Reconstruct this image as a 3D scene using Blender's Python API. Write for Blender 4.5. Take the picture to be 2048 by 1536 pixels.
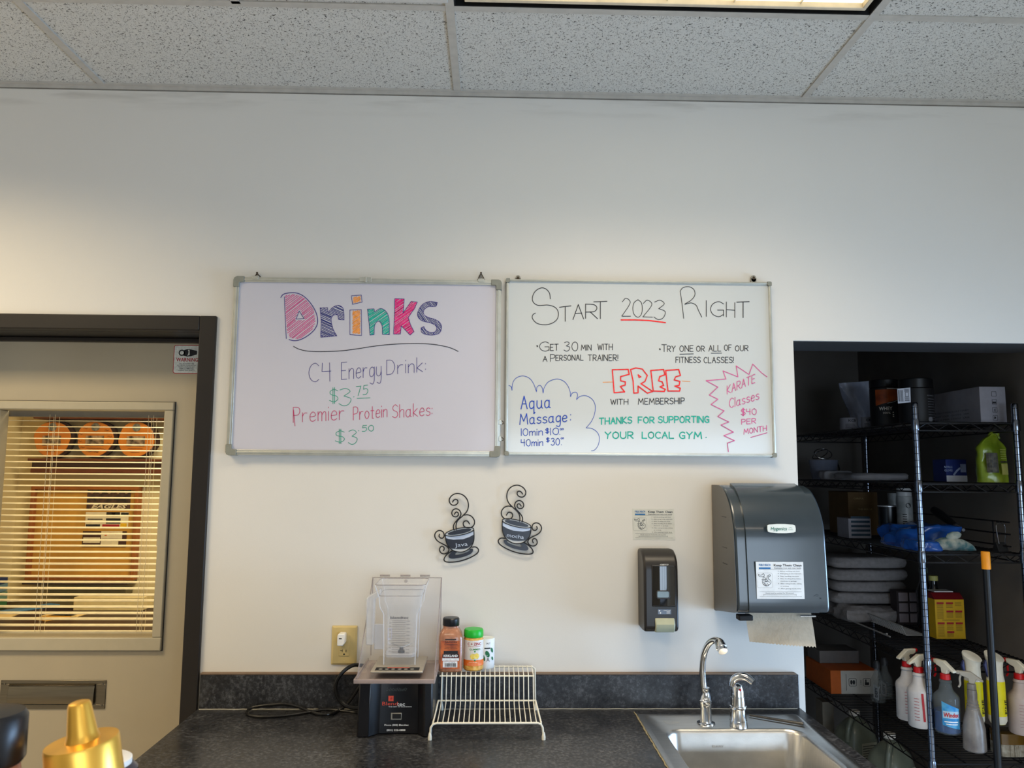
import bpy, bmesh, math, random
from mathutils import Vector, Matrix, noise as mnoise
random.seed(7)
R = math.radians
for o in list(bpy.data.objects): bpy.data.objects.remove(o)
SC = bpy.context.scene
COL = SC.collection

# ------------------------------------------------------------------ camera
FPX, YAW, PITCH, ROLL, CZ, D = 1557.7, .02602, .11126, .00676, 1.675, 2.62
cy, sy, cp, sp = math.cos(YAW), math.sin(YAW), math.cos(PITCH), math.sin(PITCH)
fw = Vector((sy*cp, cy*cp, sp)); r0 = Vector((cy, -sy, 0)); u0 = r0.cross(fw)
rt = r0*math.cos(ROLL) + u0*math.sin(ROLL); up = u0*math.cos(ROLL) - r0*math.sin(ROLL)
cam = bpy.data.cameras.new('camera'); co = bpy.data.objects.new('camera', cam); COL.objects.link(co)
m3 = Matrix((rt, up, -fw)).transposed()
co.matrix_world = Matrix.Translation((0, 0, CZ)) @ m3.to_4x4()
cam.sensor_width = 36; cam.lens = 36*FPX/2048; cam.clip_start = .05
cam.dof.use_dof = True; cam.dof.focus_distance = 2.6; cam.dof.aperture_fstop = 17
SC.camera = co
def ray(x, y): return rt*((x-1024)/FPX) + up*((768-y)/FPX) + fw
def onY(x, y, Y=D): r = ray(x, y); k = Y/r.y; return Vector((r.x*k, Y, CZ+r.z*k))
def onZ(x, y, z): r = ray(x, y); k = (z-CZ)/r.z; return Vector((r.x*k, r.y*k, z))
def onX(x, y, X): r = ray(x, y); k = X/r.x; return Vector((X, r.y*k, CZ+r.z*k))

# ------------------------------------------------------------------ world, lights, exposure
w = bpy.data.worlds.new('world'); SC.world = w; w.use_nodes = True
w.node_tree.nodes['Background'].inputs[0].default_value = (.55, .7, 1, 1)
w.node_tree.nodes['Background'].inputs[1].default_value = 1.0
def area(name, loc, aim, sx, sz, power, col, spread=180):
    l = bpy.data.lights.new(name, 'AREA'); l.shape = 'RECTANGLE'; l.size = sx; l.size_y = sz
    l.energy = power; l.color = col; l.spread = R(spread)
    o = bpy.data.objects.new(name, l); COL.objects.link(o); o.location = loc
    o.rotation_euler = (Vector(aim)-Vector(loc)).to_track_quat('-Z', 'Y').to_euler(); return o
WARM = (1, .80, .55); DAY = (.68, .84, 1)
area('troffer_lamp', (.495, 1.77, 2.962), (.495, 1.77, 0), 1.1, .5, 14, (1, .84, .62), 125)
area('ceiling_lamp_left', (-2.2, 1.5, 2.96), (-2.2, 1.5, 0), 1.1, .5, 40, (1, .80, .50), 150)
area('ceiling_lamp_mid', (-.75, -.7, 2.96), (-.75, -.7, 0), 1.1, .5, 27, (1, .82, .60), 150)
area('ceiling_lamp_rear', (1.7, -1.2, 2.96), (1.7, -1.2, 0), 1.1, .5, 20, (1, .84, .64), 150)
area('window_daylight', (1.8, -4.62, 1.15), (1.8, 0, -.5), 3.5, 2.1, 104, DAY, 150)
area('side_window_daylight', (3.72, 1.6, .82), (0, 1.6, -.3), 1.5, 1.4, 104, (.42, .66, 1), 125)
area('office_lamp', (-1.2, 4.0, 2.7), (-1.2, 4.0, 0), 1.4, .8, 66, (1, .86, .56))
SC.view_settings.view_transform = 'Standard'; SC.view_settings.look = 'None'
SC.view_settings.exposure = -0.02; SC.view_settings.gamma = 1; SC.view_settings.use_curve_mapping = False
SC.cycles.use_denoising = True
SC.cycles.max_bounces = 10; SC.cycles.transparent_max_bounces = 24; SC.cycles.caustics_reflective = False; SC.cycles.caustics_refractive = False
SC.cycles.sample_clamp_indirect = 6

# ------------------------------------------------------------------ materials
def lin(c): return tuple(((v/255)/12.92 if v/255 <= .04045 else ((v/255+.055)/1.055)**2.4) for v in c)
MC = {}
def mat(name, c, rough=.5, metal=0, var=.06, vs=30, bump=0, bs=200, trans=0, ior=1.45, alpha=1, emit=0, c2=None, stretch=None, coat=0, sheen=0):
    if name in MC: return MC[name]
    m = bpy.data.materials.new(name); m.use_nodes = True; nt = m.node_tree; N = nt.nodes; L = nt.links
    b = N['Principled BSDF']
    b.inputs['Roughness'].default_value = rough; b.inputs['Metallic'].default_value = metal
    b.inputs['IOR'].default_value = ior; b.inputs['Transmission Weight'].default_value = trans
    b.inputs['Alpha'].default_value = alpha; b.inputs['Coat Weight'].default_value = coat
    if sheen: b.inputs['Sheen Weight'].default_value = sheen
    tc = N.new('ShaderNodeTexCoord'); mp = N.new('ShaderNodeMapping'); L.new(tc.outputs['Object'], mp.inputs[0])
    if stretch: mp.inputs['Scale'].default_value = stretch
    nz = N.new('ShaderNodeTexNoise'); nz.inputs['Scale'].default_value = vs; nz.inputs['Detail'].default_value = 4
    L.new(mp.outputs[0], nz.inputs['Vector'])
    ramp = N.new('ShaderNodeValToRGB'); a = lin(c)
    if c2: z = lin(c2)
    else: z = tuple(min(1, v*(1+var)) for v in a); a = tuple(v*(1-var) for v in a)
    ramp.color_ramp.elements[0].position = .35; ramp.color_ramp.elements[1].position = .65
    ramp.color_ramp.elements[0].color = (*a, 1); ramp.color_ramp.elements[1].color = (*z, 1)
    L.new(nz.outputs['Fac'], ramp.inputs[0]); L.new(ramp.outputs[0], b.inputs['Base Color'])
    if coat: b.inputs['Coat Roughness'].default_value = .03 if rough < .1 else .12
    if emit:
        L.new(ramp.outputs[0], b.inputs['Emission Color']); b.inputs['Emission Strength'].default_value = emit
    if bump:
        n2 = N.new('ShaderNodeTexNoise'); n2.inputs['Scale'].default_value = bs; n2.inputs['Detail'].default_value = 3
        L.new(mp.outputs[0], n2.inputs['Vector']); bp = N.new('ShaderNodeBump')
        bp.inputs['Strength'].default_value = bump; bp.inputs['Distance'].default_value = .002
        L.new(n2.outputs['Fac'], bp.inputs['Height']); L.new(bp.outputs[0], b.inputs['Normal'])
    MC[name] = m; return m

def mat_tile():
    m = mat('acoustic_tile', (206, 204, 198), .95, var=.03); nt = m.node_tree; N = nt.nodes; L = nt.links; b = N['Principled BSDF']
    tc = N.new('ShaderNodeTexCoord')
    def spots(scale, sx, lo, hi, rot, det=2):
        mp = N.new('ShaderNodeMapping'); mp.inputs['Scale'].default_value = (sx, 1, 1); mp.inputs['Rotation'].default_value = (0, 0, rot)
        L.new(tc.outputs['Object'], mp.inputs[0]); nz = N.new('ShaderNodeTexNoise'); nz.inputs['Scale'].default_value = scale
        nz.inputs['Detail'].default_value = det; nz.inputs['Distortion'].default_value = .6; L.new(mp.outputs[0], nz.inputs['Vector'])
        mr = N.new('ShaderNodeMapRange'); mr.inputs[1].default_value = lo; mr.inputs[2].default_value = hi
        L.new(nz.outputs['Fac'], mr.inputs[0]); return mr
    a = spots(160, 1.6, .64, .67, .5); c = spots(185, .6, .64, .67, 1.1); d = spots(330, 1, .62, .69, .2)
    mx = N.new('ShaderNodeMath'); mx.operation = 'MAXIMUM'; L.new(a.outputs[0], mx.inputs[0]); L.new(c.outputs[0], mx.inputs[1])
    hd = N.new('ShaderNodeMath'); hd.operation = 'MULTIPLY'; hd.inputs[1].default_value = .55; L.new(d.outputs[0], hd.inputs[0])
    m2 = N.new('ShaderNodeMath'); m2.operation = 'MAXIMUM'; L.new(mx.outputs[0], m2.inputs[0]); L.new(hd.outputs[0], m2.inputs[1])
    mix = N.new('ShaderNodeMix'); mix.data_type = 'RGBA'; mix.inputs[6].default_value = (*lin((208, 206, 199)), 1); mix.inputs[7].default_value = (*lin((84, 80, 74)), 1)
    L.new(m2.outputs[0], mix.inputs[0]); L.new(mix.outputs[2], b.inputs['Base Color'])
    bp = N.new('ShaderNodeBump'); bp.invert = True; bp.inputs['Strength'].default_value = .6; bp.inputs['Distance'].default_value = .003
    L.new(m2.outputs[0], bp.inputs['Height']); L.new(bp.outputs[0], b.inputs['Normal']); return m

def mat_wall():
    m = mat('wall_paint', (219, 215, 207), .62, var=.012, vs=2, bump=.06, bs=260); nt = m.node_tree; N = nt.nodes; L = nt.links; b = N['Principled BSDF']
    # faint grime under the ceiling trim
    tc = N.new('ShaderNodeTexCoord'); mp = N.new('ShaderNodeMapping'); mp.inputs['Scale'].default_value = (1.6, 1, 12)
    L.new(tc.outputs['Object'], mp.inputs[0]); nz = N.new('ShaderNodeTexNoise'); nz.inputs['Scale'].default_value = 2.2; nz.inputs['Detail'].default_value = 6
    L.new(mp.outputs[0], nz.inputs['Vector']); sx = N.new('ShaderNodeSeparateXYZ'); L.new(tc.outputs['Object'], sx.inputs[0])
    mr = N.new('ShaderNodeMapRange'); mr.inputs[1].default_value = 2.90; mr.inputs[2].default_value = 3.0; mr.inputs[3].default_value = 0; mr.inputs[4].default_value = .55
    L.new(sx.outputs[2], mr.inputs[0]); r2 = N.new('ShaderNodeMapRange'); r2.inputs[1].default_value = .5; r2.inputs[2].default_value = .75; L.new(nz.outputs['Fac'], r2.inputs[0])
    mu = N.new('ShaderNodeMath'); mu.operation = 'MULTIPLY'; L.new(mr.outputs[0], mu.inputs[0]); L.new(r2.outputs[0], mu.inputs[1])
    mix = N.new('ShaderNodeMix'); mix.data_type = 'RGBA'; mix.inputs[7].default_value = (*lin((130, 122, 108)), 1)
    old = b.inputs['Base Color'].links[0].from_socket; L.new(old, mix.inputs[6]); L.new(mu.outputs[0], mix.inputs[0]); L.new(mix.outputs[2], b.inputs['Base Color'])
    return m

def mat_counter():
    m = mat('dark_laminate', (46, 47, 50), .34, var=.1); nt = m.node_tree; N = nt.nodes; L = nt.links; b = N['Principled BSDF']
    tc = N.new('ShaderNodeTexCoord'); n1 = N.new('ShaderNodeTexNoise'); n1.inputs['Scale'].default_value = 95; n1.inputs['Detail'].default_value = 8; n1.inputs['Roughness'].default_value = .7
    L.new(tc.outputs['Object'], n1.inputs['Vector']); n2 = N.new('ShaderNodeTexNoise'); n2.inputs['Scale'].default_value = 9; n2.inputs['Detail'].default_value = 3; L.new(tc.outputs['Object'], n2.inputs['Vector'])
    ad = N.new('ShaderNodeMath'); ad.operation = 'MULTIPLY_ADD'; ad.inputs[1].default_value = .35; L.new(n2.outputs['Fac'], ad.inputs[0]); L.new(n1.outputs['Fac'], ad.inputs[2])
    rp = N.new('ShaderNodeValToRGB'); e = rp.color_ramp.elements; e[0].position = .52; e[0].color = (*lin((24, 25, 28)), 1); e[1].position = .94; e[1].color = (*lin((98, 100, 104)), 1)
    x = rp.color_ramp.elements.new(.70); x.color = (*lin((46, 47, 50)), 1)
    L.new(ad.outputs[0], rp.inputs[0]); L.new(rp.outputs[0], b.inputs['Base Color'])
    mr = N.new('ShaderNodeMapRange'); mr.inputs[1].default_value = .3; mr.inputs[2].default_value = .7; mr.inputs[3].default_value = .24; mr.inputs[4].default_value = .42
    L.new(n2.outputs['Fac'], mr.inputs[0]); L.new(mr.outputs[0], b.inputs['Roughness'])
    return m

TILE = mat_tile(); WALL = mat_wall(); LAM = mat_counter()
TEE = mat('ceiling_tee_paint', (186, 181, 172), .55)
BLACK = mat('black_plastic', (16, 16, 18), .35)
MBLACK = mat('matt_black', (12, 12, 13), .7)
CHROME = mat('chrome', (215, 218, 222), .12, 1, var=.03)
STEEL = mat('brushed_steel', (204, 203, 200), .3, 1, var=.06, vs=20, bump=.08, bs=300, stretch=(1, 12, 1))
ALU = mat('satin_aluminium', (196, 196, 186), .35, .6)
WHITEP = mat('white_plastic', (232, 230, 224), .4)
CREAM = mat('cream_coated_wire', (228, 224, 208), .35)
RED = mat('red_plastic', (190, 16, 20), .4)
INK = lambda n, c: mat('ink_'+n, c, .5, var=.12, vs=120)
K_ = INK('black', (22, 22, 26)); WHT = INK('white', (235, 236, 236)); REDI = INK('red', (170, 24, 34))
GLASS = mat('window_glass', (20, 22, 22), .01, alpha=.08, var=0, coat=1)

# ------------------------------------------------------------------ mesh helpers
class G:
    def __init__(s): s.v = []; s.f = []
    def add(s, vs, fs):
        o = len(s.v); s.v += [tuple(v) for v in vs]; s.f += [tuple(i+o for i in f) for f in fs]; return s
    def xf(s, M): s.v = [tuple(M @ Vector(v)) for v in s.v]; return s
def box(g, x0, x1, y0, y1, z0, z1):
    return g.add([(x, y, z) for z in (z0, z1) for y in (y0, y1) for x in (x0, x1)], [(0, 2, 3, 1), (4, 5, 7, 6), (0, 1, 5, 4), (2, 6, 7, 3), (0, 4, 6, 2), (1, 3, 7, 5)])
def smooth_pts(P, n=6, closed=False):
    P = [Vector(p) for p in P]; k = len(P); out = []
    if k < 3: return P
    rng = range(k if closed else k-1)
    for i in rng:
        a = P[(i-1) % k] if closed or i > 0 else P[0]*2-P[1]; b = P[i]; c = P[(i+1) % k]
        d = P[(i+2) % k] if closed or i+2 < k else P[-1]*2-P[-2]
        for j in range(n):
            t = j/n; out.append(.5*((2*b) + (c-a)*t + (2*a-5*b+4*c-d)*t*t + (3*b-3*c+d-a)*t**3))
    if not closed: out.append(P[-1])
    return out
def tube(g, P, r, seg=8, closed=False):
    P = [Vector(p) for p in P]; n = len(P); rs = r if isinstance(r, (list, tuple)) else [r]*n
    t = [((P[(i+1) % n] if closed or i < n-1 else P[i]) - (P[i-1] if closed or i > 0 else P[i])).normalized() for i in range(n)]
    a = Vector((0, 0, 1)) if abs(t[0].z) < .9 else Vector((1, 0, 0)); nx = (a - t[0]*a.dot(t[0])).normalized(); vs = []
    for i in range(n):
        nx = (nx - t[i]*nx.dot(t[i]))
        nx = nx.normalized() if nx.length > 1e-6 else t[i].orthogonal().normalized()
        b = t[i].cross(nx)
        for j in range(seg): q = 2*math.pi*j/seg; vs.append(P[i] + (nx*math.cos(q) + b*math.sin(q))*rs[i])
    fs = [(i*seg+j, i*seg+(j+1) % seg, ((i+1) % n)*seg+(j+1) % seg, ((i+1) % n)*seg+j) for i in range(n if closed else n-1) for j in range(seg)]
    if not closed: fs += [tuple(range(seg))[::-1], tuple((n-1)*seg+j for j in range(seg))]
    return g.add(vs, fs)
def lathe(g, prof, c=(0, 0, 0), seg=28, sx=1, sy=1, sq=0, cap=True):
    # sq>0 squares the section (superellipse)
    vs = []
    for r, z in prof:
        for j in range(seg):
            q = 2*math.pi*(j+.5)/seg; ca, sa = math.cos(q), math.sin(q)
            k = 1/((abs(ca)**(2+sq)+abs(sa)**(2+sq))**(1/(2+sq))) if sq else 1
            vs.append((c[0]+r*k*ca*sx, c[1]+r*k*sa*sy, c[2]+z))
    n = len(prof)
    fs = [(i*seg+j, i*seg+(j+1) % seg, (i+1)*seg+(j+1) % seg, (i+1)*seg+j) for i in range(n-1) for j in range(seg)]
    if cap: fs += [tuple(range(seg))[::-1], tuple((n-1)*seg+j for j in range(seg))]
    return g.add(vs, fs)
def prism(g, poly, f, t0, t1):
    # poly: 2D outline; f(u,v,t)->xyz ; extruded between t0 and t1
    n = len(poly); vs = [f(u, v, t) for t in (t0, t1) for u, v in poly]
    return g.add(vs, [tuple(range(n))[::-1], tuple(range(n, 2*n))] + [(i, (i+1) % n, n+(i+1) % n, n+i) for i in range(n)])
def rrect(w, h, r, n=4, cx=0, cy=0):
    o = []
    for sx, sy, a in ((1, 1, 0), (-1, 1, 90), (-1, -1, 180), (1, -1, 270)):
        for i in range(n+1): q = R(a+90*i/n); o.append((cx+sx*(w/2-r)+r*math.cos(q), cy+sy*(h/2-r)+r*math.sin(q)))
    return o
def ell(cx, cy, rx, ry, n=24, rot=0):
    c, s = math.cos(rot), math.sin(rot)
    return [(cx+rx*math.cos(q)*c-ry*math.sin(q)*s, cy+rx*math.cos(q)*s+ry*math.sin(q)*c) for q in (2*math.pi*i/n for i in range(n))]
XZ = lambda Y: (lambda u, v, t: (u, Y+t, v))

ORG = {}
def build(name, g, m, parent=None, smooth=False, bevel=0, bseg=2, label=None, kind=None):
    me = bpy.data.meshes.new(name); o0 = ORG.get(parent.name if parent else None, Vector((0, 0, 0)))
    me.from_pydata([tuple(Vector(v)-o0) for v in g.v], [], g.f); me.validate(); me.update()
    bm = bmesh.new(); bm.from_mesh(me)
    if len(bm.faces) < 4000: bmesh.ops.recalc_face_normals(bm, faces=bm.faces)
    bm.to_mesh(me); bm.free()
    me.materials.append(m)
    if smooth:
        for p in me.polygons: p.use_smooth = True
        try: me.set_sharp_from_angle(angle=R(38))
        except Exception: pass
    o = bpy.data.objects.new(name, me); COL.objects.link(o)
    if parent: o.parent = parent; ORG[o.name] = o0
    if bevel:
        b = o.modifiers.new('bevel', 'BEVEL'); b.width = bevel; b.segments = bseg; b.limit_method = 'ANGLE'; b.angle_limit = R(40)
        for p in me.polygons: p.use_smooth = True
        try: me.set_sharp_from_angle(angle=R(35))
        except Exception: pass
    if label: o['label'] = label
    if kind: o['kind'] = kind
    return o
def thing(name, label, cat, loc, rz=0, group=None, local=False):
    o = bpy.data.objects.new(name, None); COL.objects.link(o); o.location = loc; o.rotation_euler.z = rz
    o.empty_display_size = .05; o['label'] = label; o['category'] = cat
    if group: o['group'] = group
    ORG[o.name] = Vector((0, 0, 0)) if local else Vector(loc)
    return o
def struct(name, g, m, bevel=0, parent=None):
    o = build(name, g, m, parent, bevel=bevel)
    if not parent: o['kind'] = 'structure'
    return o
def copy_tree(o, parent=None):
    c = o.copy(); COL.objects.link(c)
    if parent: c.parent = parent
    for ch in list(o.children): copy_tree(ch, c)
    return c

# text: built-in font turned into flat print, mapped by f(u,v)
TXT = {}
def glyphs(s, bold=0, italic=0):
    k = (s, bold, italic)
    if k not in TXT:
        c = bpy.data.curves.new('t', 'FONT'); c.body = s; c.size = 1; c.resolution_u = 2; c.offset = bold; c.shear = italic; c.align_x = 'LEFT'
        o = bpy.data.objects.new('t', c); COL.objects.link(o)
        dg = bpy.context.evaluated_depsgraph_get(); me = bpy.data.meshes.new_from_object(o.evaluated_get(dg))
        v = [(p.co.x, p.co.y) for p in me.vertices]; f = [tuple(p.vertices) for p in me.polygons]
        bpy.data.objects.remove(o); bpy.data.meshes.remove(me); TXT[k] = (v, f)
    return TXT[k]
def text(g, s, f, u0, v0, h, w=None, bold=0, italic=0, rot=0, align='c'):
    """cap height h, centred at (u0,v0) unless align='l'; stretched to width w when given"""
    v, fc = glyphs(s, bold, italic)
    if not v: return g
    x0 = min(p[0] for p in v); x1 = max(p[0] for p in v); sc = h/.72
    sx = w/(x1-x0) if w else sc; c, sn = math.cos(rot), math.sin(rot); out = []
    for x, y in v:
        a = (x-x0)*sx - (0 if align == 'l' else (x1-x0)*sx/2); b = y*sc - h/2
        out.append(f(u0+a*c-b*sn, v0+a*sn+b*c))
    return g.add(out, fc)
def quad(g, f, u0, u1, v0, v1, n=1):
    vs = []; fs = []
    for i in range(n+1):
        u = u0+(u1-u0)*i/n; vs += [f(u, v0), f(u, v1)]
        if i: fs.append((2*i-2, 2*i, 2*i+1, 2*i-1))
    return g.add(vs, fs)
def ribbon(g, P, wd, f):
    """flat stroke through 2D points, cut at sharp corners, each run a hair nearer than the last"""
    P = [Vector((p[0], p[1])) for p in P]; Q = [P[0]]
    for p in P[1:]:
        if (p-Q[-1]).length > 1e-6: Q.append(p)
    cuts = [0]+[i for i in range(1, len(Q)-1) if (Q[i]-Q[i-1]).angle(Q[i+1]-Q[i]) > .9]+[len(Q)-1]
    if len(cuts) <= 2: return ribbon1(g, Q, wd, f)
    for k in range(len(cuts)-1):
        ribbon1(g, Q[cuts[k]:cuts[k+1]+1], wd, lambda u, v: (lambda p: (p[0], p[1]-3e-5*k, p[2]))(f(u, v)))
    return g
def ribbon1(g, P, wd, f):
    P = [Vector((p[0], p[1])) for p in P]; Q = [P[0]]
    for p in P[1:]:
        if (p-Q[-1]).length > 1e-6: Q.append(p)
    if len(Q) < 2: Q.append(Q[0]+Vector((wd*.6, 0)))
    n = len(Q); vs = []
    for i, p in enumerate(Q):
        a = Q[max(i-1, 0)]; b = Q[min(i+1, n-1)]; t = (b-a).normalized() if (b-a).length > 1e-9 else Vector((1, 0))
        if 0 < i < n-1:
            d1 = (p-a).normalized(); d2 = (b-p).normalized()
            if d1.dot(d2) < -.2: t = d1
        e = t*wd*.35 if i in (0, n-1) else Vector((0, 0)); e = -e if i == 0 else e
        nn = Vector((-t.y, t.x))*wd/2; vs += [f(*(p+nn+e)), f(*(p-nn+e))]
    return g.add(vs, [(2*i, 2*i+1, 2*i+3, 2*i+2) for i in range(n-1)])
def single(name, g, m, label, cat, group=None, smooth=False, bevel=0):
    xs = [v[0] for v in g.v]; ys = [v[1] for v in g.v]; zs = [v[2] for v in g.v]
    b = Vector(((min(xs)+max(xs))/2, (min(ys)+max(ys))/2, min(zs))); g.v = [(v[0]-b.x, v[1]-b.y, v[2]-b.z) for v in g.v]
    o = build(name, g, m, None, smooth=smooth, bevel=bevel); o.location = b; o['label'] = label; o['category'] = cat
    if group: o['group'] = group
    ORG[o.name] = b; return o

# ================================================================== ROOM SHELL
CH = 3.0; WB = D+.2
XL, XR, YR = -3.2, 3.6, -4.5
DX0, DX1, DZ = -1.965, -.985, 2.138          # door frame inner opening
AX0, AX1, AZ = 1.035, 2.12, 2.128            # closet opening
g = G()
box(g, XL, DX0-.055, D, WB, 0, CH); box(g, DX0-.055, DX1+.055, D, WB, DZ+.045, CH); box(g, DX1+.055, AX0, D, WB, 0, CH)
box(g, AX0, AX1, D, WB, AZ, CH); box(g, AX1, XR, D, WB, 0, CH)
struct('wall_back', g, WALL)
g = G(); box(g, XL-.1, XL, YR, D, 0, CH); struct('wall_left', g, mat('side_wall_paint', (214, 206, 190), .7, vs=3, var=.03))
SIDE = MC['side_wall_paint']
g = G(); box(g, XR, XR+.1, YR, .55, 0, CH); box(g, XR, XR+.1, 2.4, D, 0, CH); box(g, XR, XR+.1, .55, 2.4, 0, .08); box(g, XR, XR+.1, .55, 2.4, 2.0, CH); struct('wall_right', g, SIDE)
g = G(); box(g, XL, 0, YR-.1, YR, 0, CH); box(g, 3.55, XR, YR-.1, YR, 0, CH); box(g, 0, 3.55, YR-.1, YR, 0, .1); box(g, 0, 3.55, YR-.1, YR, 2.2, CH); struct('wall_rear', g, SIDE)
g = G(); box(g, XL-.1, XR+.1, YR-.1, 5.6, -.1, 0); struct('floor', g, mat('floor_tile', (176, 168, 156), .5, vs=4))
FRM = mat('window_frame_dark', (40, 40, 44), .4)
g = G()
for x in (0, 1.15, 2.3, 3.5): box(g, x, x+.05, YR-.09, YR-.02, .1, 2.2)
for z in (.1, 2.15): box(g, .05, 3.5, YR-.085, YR-.025, z, z+.05)
struct('window_1', g, FRM)
g = G()
for y in (.55, 1.45, 2.35): box(g, XR+.02, XR+.08, y, y+.05, .08, 2.0)
for z in (.08, 1.95): box(g, XR+.025, XR+.075, .6, 2.35, z, z+.05)
struct('window_2', g, FRM)

# closet behind the opening
CXR, CYB = 2.12, 4.42
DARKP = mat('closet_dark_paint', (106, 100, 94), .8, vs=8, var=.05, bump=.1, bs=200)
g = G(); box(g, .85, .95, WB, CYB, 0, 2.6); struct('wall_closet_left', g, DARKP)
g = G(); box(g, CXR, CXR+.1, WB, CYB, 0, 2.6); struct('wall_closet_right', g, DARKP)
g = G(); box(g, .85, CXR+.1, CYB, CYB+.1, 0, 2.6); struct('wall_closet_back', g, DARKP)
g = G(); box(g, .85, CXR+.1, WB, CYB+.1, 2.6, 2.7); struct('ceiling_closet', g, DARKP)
g = G(); box(g, AX0-.002, AX1, D+.012, WB, AZ-.004, AZ+.0); struct('trim_1', g, mat('header_underside_dark', (34, 33, 34), .8))  # thin dark sheet covering the header underside

# ceiling: plenum slab, tees, tiles
g = G(); box(g, XL-.1, XR+.1, YR-.1, WB, CH+.13, CH+.18); ceil = struct('ceiling', g, mat('plenum_dark', (40, 38, 36), .9))
TX = [-1.365+1.2335*i for i in range(-2, 6)]      # main runners
TY = [2.118-.61*i for i in range(0, 12)]           # cross runners
g = G()
for x in TX:
    if XL < x < XR: box(g, x-.0125, x+.0125, YR, D, CH-.001, CH+.03)
build('main_runner', g, TEE, ceil, kind='stuff')
tee0 = None
for y in TY:
    if y < YR: continue
    g = G(); box(g, XL, XR, y-.0125, y+.0125, CH, CH+.028); build('cross_runner', g, TEE, ceil)
g = G(); box(g, -.755, -.73, TY[1], TY[0], CH, CH+.028); build('short_runner', g, TEE, ceil)
g = G(); box(g, XL, XR, D-.016, D-.001, CH-.002, CH+.03); box(g, XL, XR, D-.0045, D-.0005, CH-.013, CH); struct('trim_2', g, TEE)
g = G(); box(g, XL, XR, D-.0012, D+.0, CH-.0165, CH-.0135); struct('trim_3', g, mat('caulk_crack', (120, 116, 108), .8))
tm = {}
def tile(x0, x1, y0, y1):
    w_, d_ = round(x1-x0, 3), round(y1-y0, 3)
    if (w_, d_) not in tm:
        g = G(); box(g, -w_/2+.009, w_/2-.009, -d_/2+.009, d_/2-.009, .004, .02)
        tm[(w_, d_)] = build('ceiling_tile', g, TILE, ceil)
        o = tm[(w_, d_)]
    else:
        o = tm[(w_, d_)].copy(); COL.objects.link(o)
    o.location = ((x0+x1)/2, (y0+y1)/2, CH)
xs = [XL]+[x for x in TX if XL < x < XR]+[XR]; ys = [D]+[y for y in TY if y > YR]+[YR]
FIX = {(3, 1), (1, 3), (2, 6), (4, 7)}
for i in range(len(xs)-1):
    for j in range(len(ys)-1):
        if (round(xs[i], 2), j) == (-1.37, 1):
            tile(xs[i], -.742, ys[j+1], ys[j]); continue
        if round(xs[i], 2) == -.13 and j == 1: continue
        tile(xs[i], xs[i+1], ys[j+1], ys[j])
# ceiling troffer
LX0, LX1, LY0, LY1 = -.118, 1.09, TY[1]+.013, TY[0]-.013
t = thing('ceiling_light', 'lit rectangular ceiling light with cream frame and louvre cells in the tile grid', 'ceiling light', ((LX0+LX1)/2, (LY0+LY1)/2, CH))
g = G(); fr = mat('fixture_cream_paint', (216, 200, 172), .4)
x0, x1, y0, y1 = LX0+.03, LX1-.028, LY0+.02, LY1-.026
for a in ((x0, x1, y1-.013, y1), (x0, x1, y0, y0+.013), (x0, x0+.013, y0+.013, y1-.013), (x1-.013, x1, y0+.013, y1-.013)): box(g, *a, CH-.004, CH+.02)
build('frame', g, fr, t, bevel=.002)
g = G(); box(g, LX0, LX1, LY0, LY1, CH+.075, CH+.08)
for a in ((LX0, LX1, LY1-.003, LY1), (LX0, LX1, LY0, LY0+.003), (LX0, LX0+.003, LY0, LY1), (LX1-.003, LX1, LY0, LY1)): box(g, *a, CH+.0005, CH+.08)
build('housing', g, MBLACK, t)  # matt black sides stand in for the shadow gap round the frame
g = G(); box(g, x0+.013, x1-.013, y0+.013, y1-.013, CH+.012, CH+.016)
build('diffuser', g, mat('lamp_diffuser', (255, 240, 205), .5, emit=1.35, var=.03, vs=6, c2=(255, 246, 214)), t)
for i in range(1, 6):
    g = G(); xx = x0+(x1-x0)*i/6; box(g, xx-.0012, xx+.0012, y0+.013, y1-.013, CH+.005, CH+.0115)
    build('louvre_blade', g, fr, t)
# flat vent panel
t = thing('ceiling_vent', 'plain white square ceiling vent panel hanging left of the lit fixture', 'vent', (-.43, 1.81, CH))
g = G(); box(g, -.722, -.135, TY[1]+.02, TY[0]-.03, CH-.004, CH+.012); build('panel', g, mat('vent_paint', (205, 202, 196), .5), t, bevel=.003)
g = G(); box(g, -.728, -.128, TY[1]+.01, TY[0]-.013, CH+.013, CH+.02); build('backing', g, MBLACK, t)
for x, y in ((-.55, TY[0]-.055), (-.43, TY[0]-.36)):
    g = G(); lathe(g, [(.004, 0), (.003, -.003)], (x, y, CH-.004), 10); build('screw', g, MBLACK, t)

# ================================================================== DOOR
DY = 2.80
BRN = mat('door_frame_brown', (27, 22, 19), .42, vs=12, bump=.06)
g = G()
fy = D-.012
for a in ((DX1, DX1+.055, DZ+.05), (DX0-.055, DX0, DZ+.05)): box(g, a[0], a[1], fy, D+.03, 0, a[2])
box(g, DX0, DX1, fy, D+.03, DZ, DZ+.05)
box(g, DX1, DX1+.02, D+.03, WB, 0, DZ); box(g, DX0-.02, DX0, D+.03, WB, 0, DZ); box(g, DX0, DX1, D+.03, WB, DZ, DZ+.02)
box(g, DX0, DX1, DY-.028, DY-.005, DZ-.016, DZ)
for x in (DX0, DX1-.016): box(g, x, x+.016, DY-.028, DY-.005, 0, DZ-.016)
struct('trim_4', g, BRN, bevel=.003)
DOORC = mat('door_beige_paint', (176, 164, 140), .42, vs=5, var=.02, bump=.03)
LITE = mat('lite_frame_paint', (180, 170, 146), .4, var=.02)
wx0, wx1, wz0, wz1 = -1.742, -1.160, 1.098, 1.880
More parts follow.
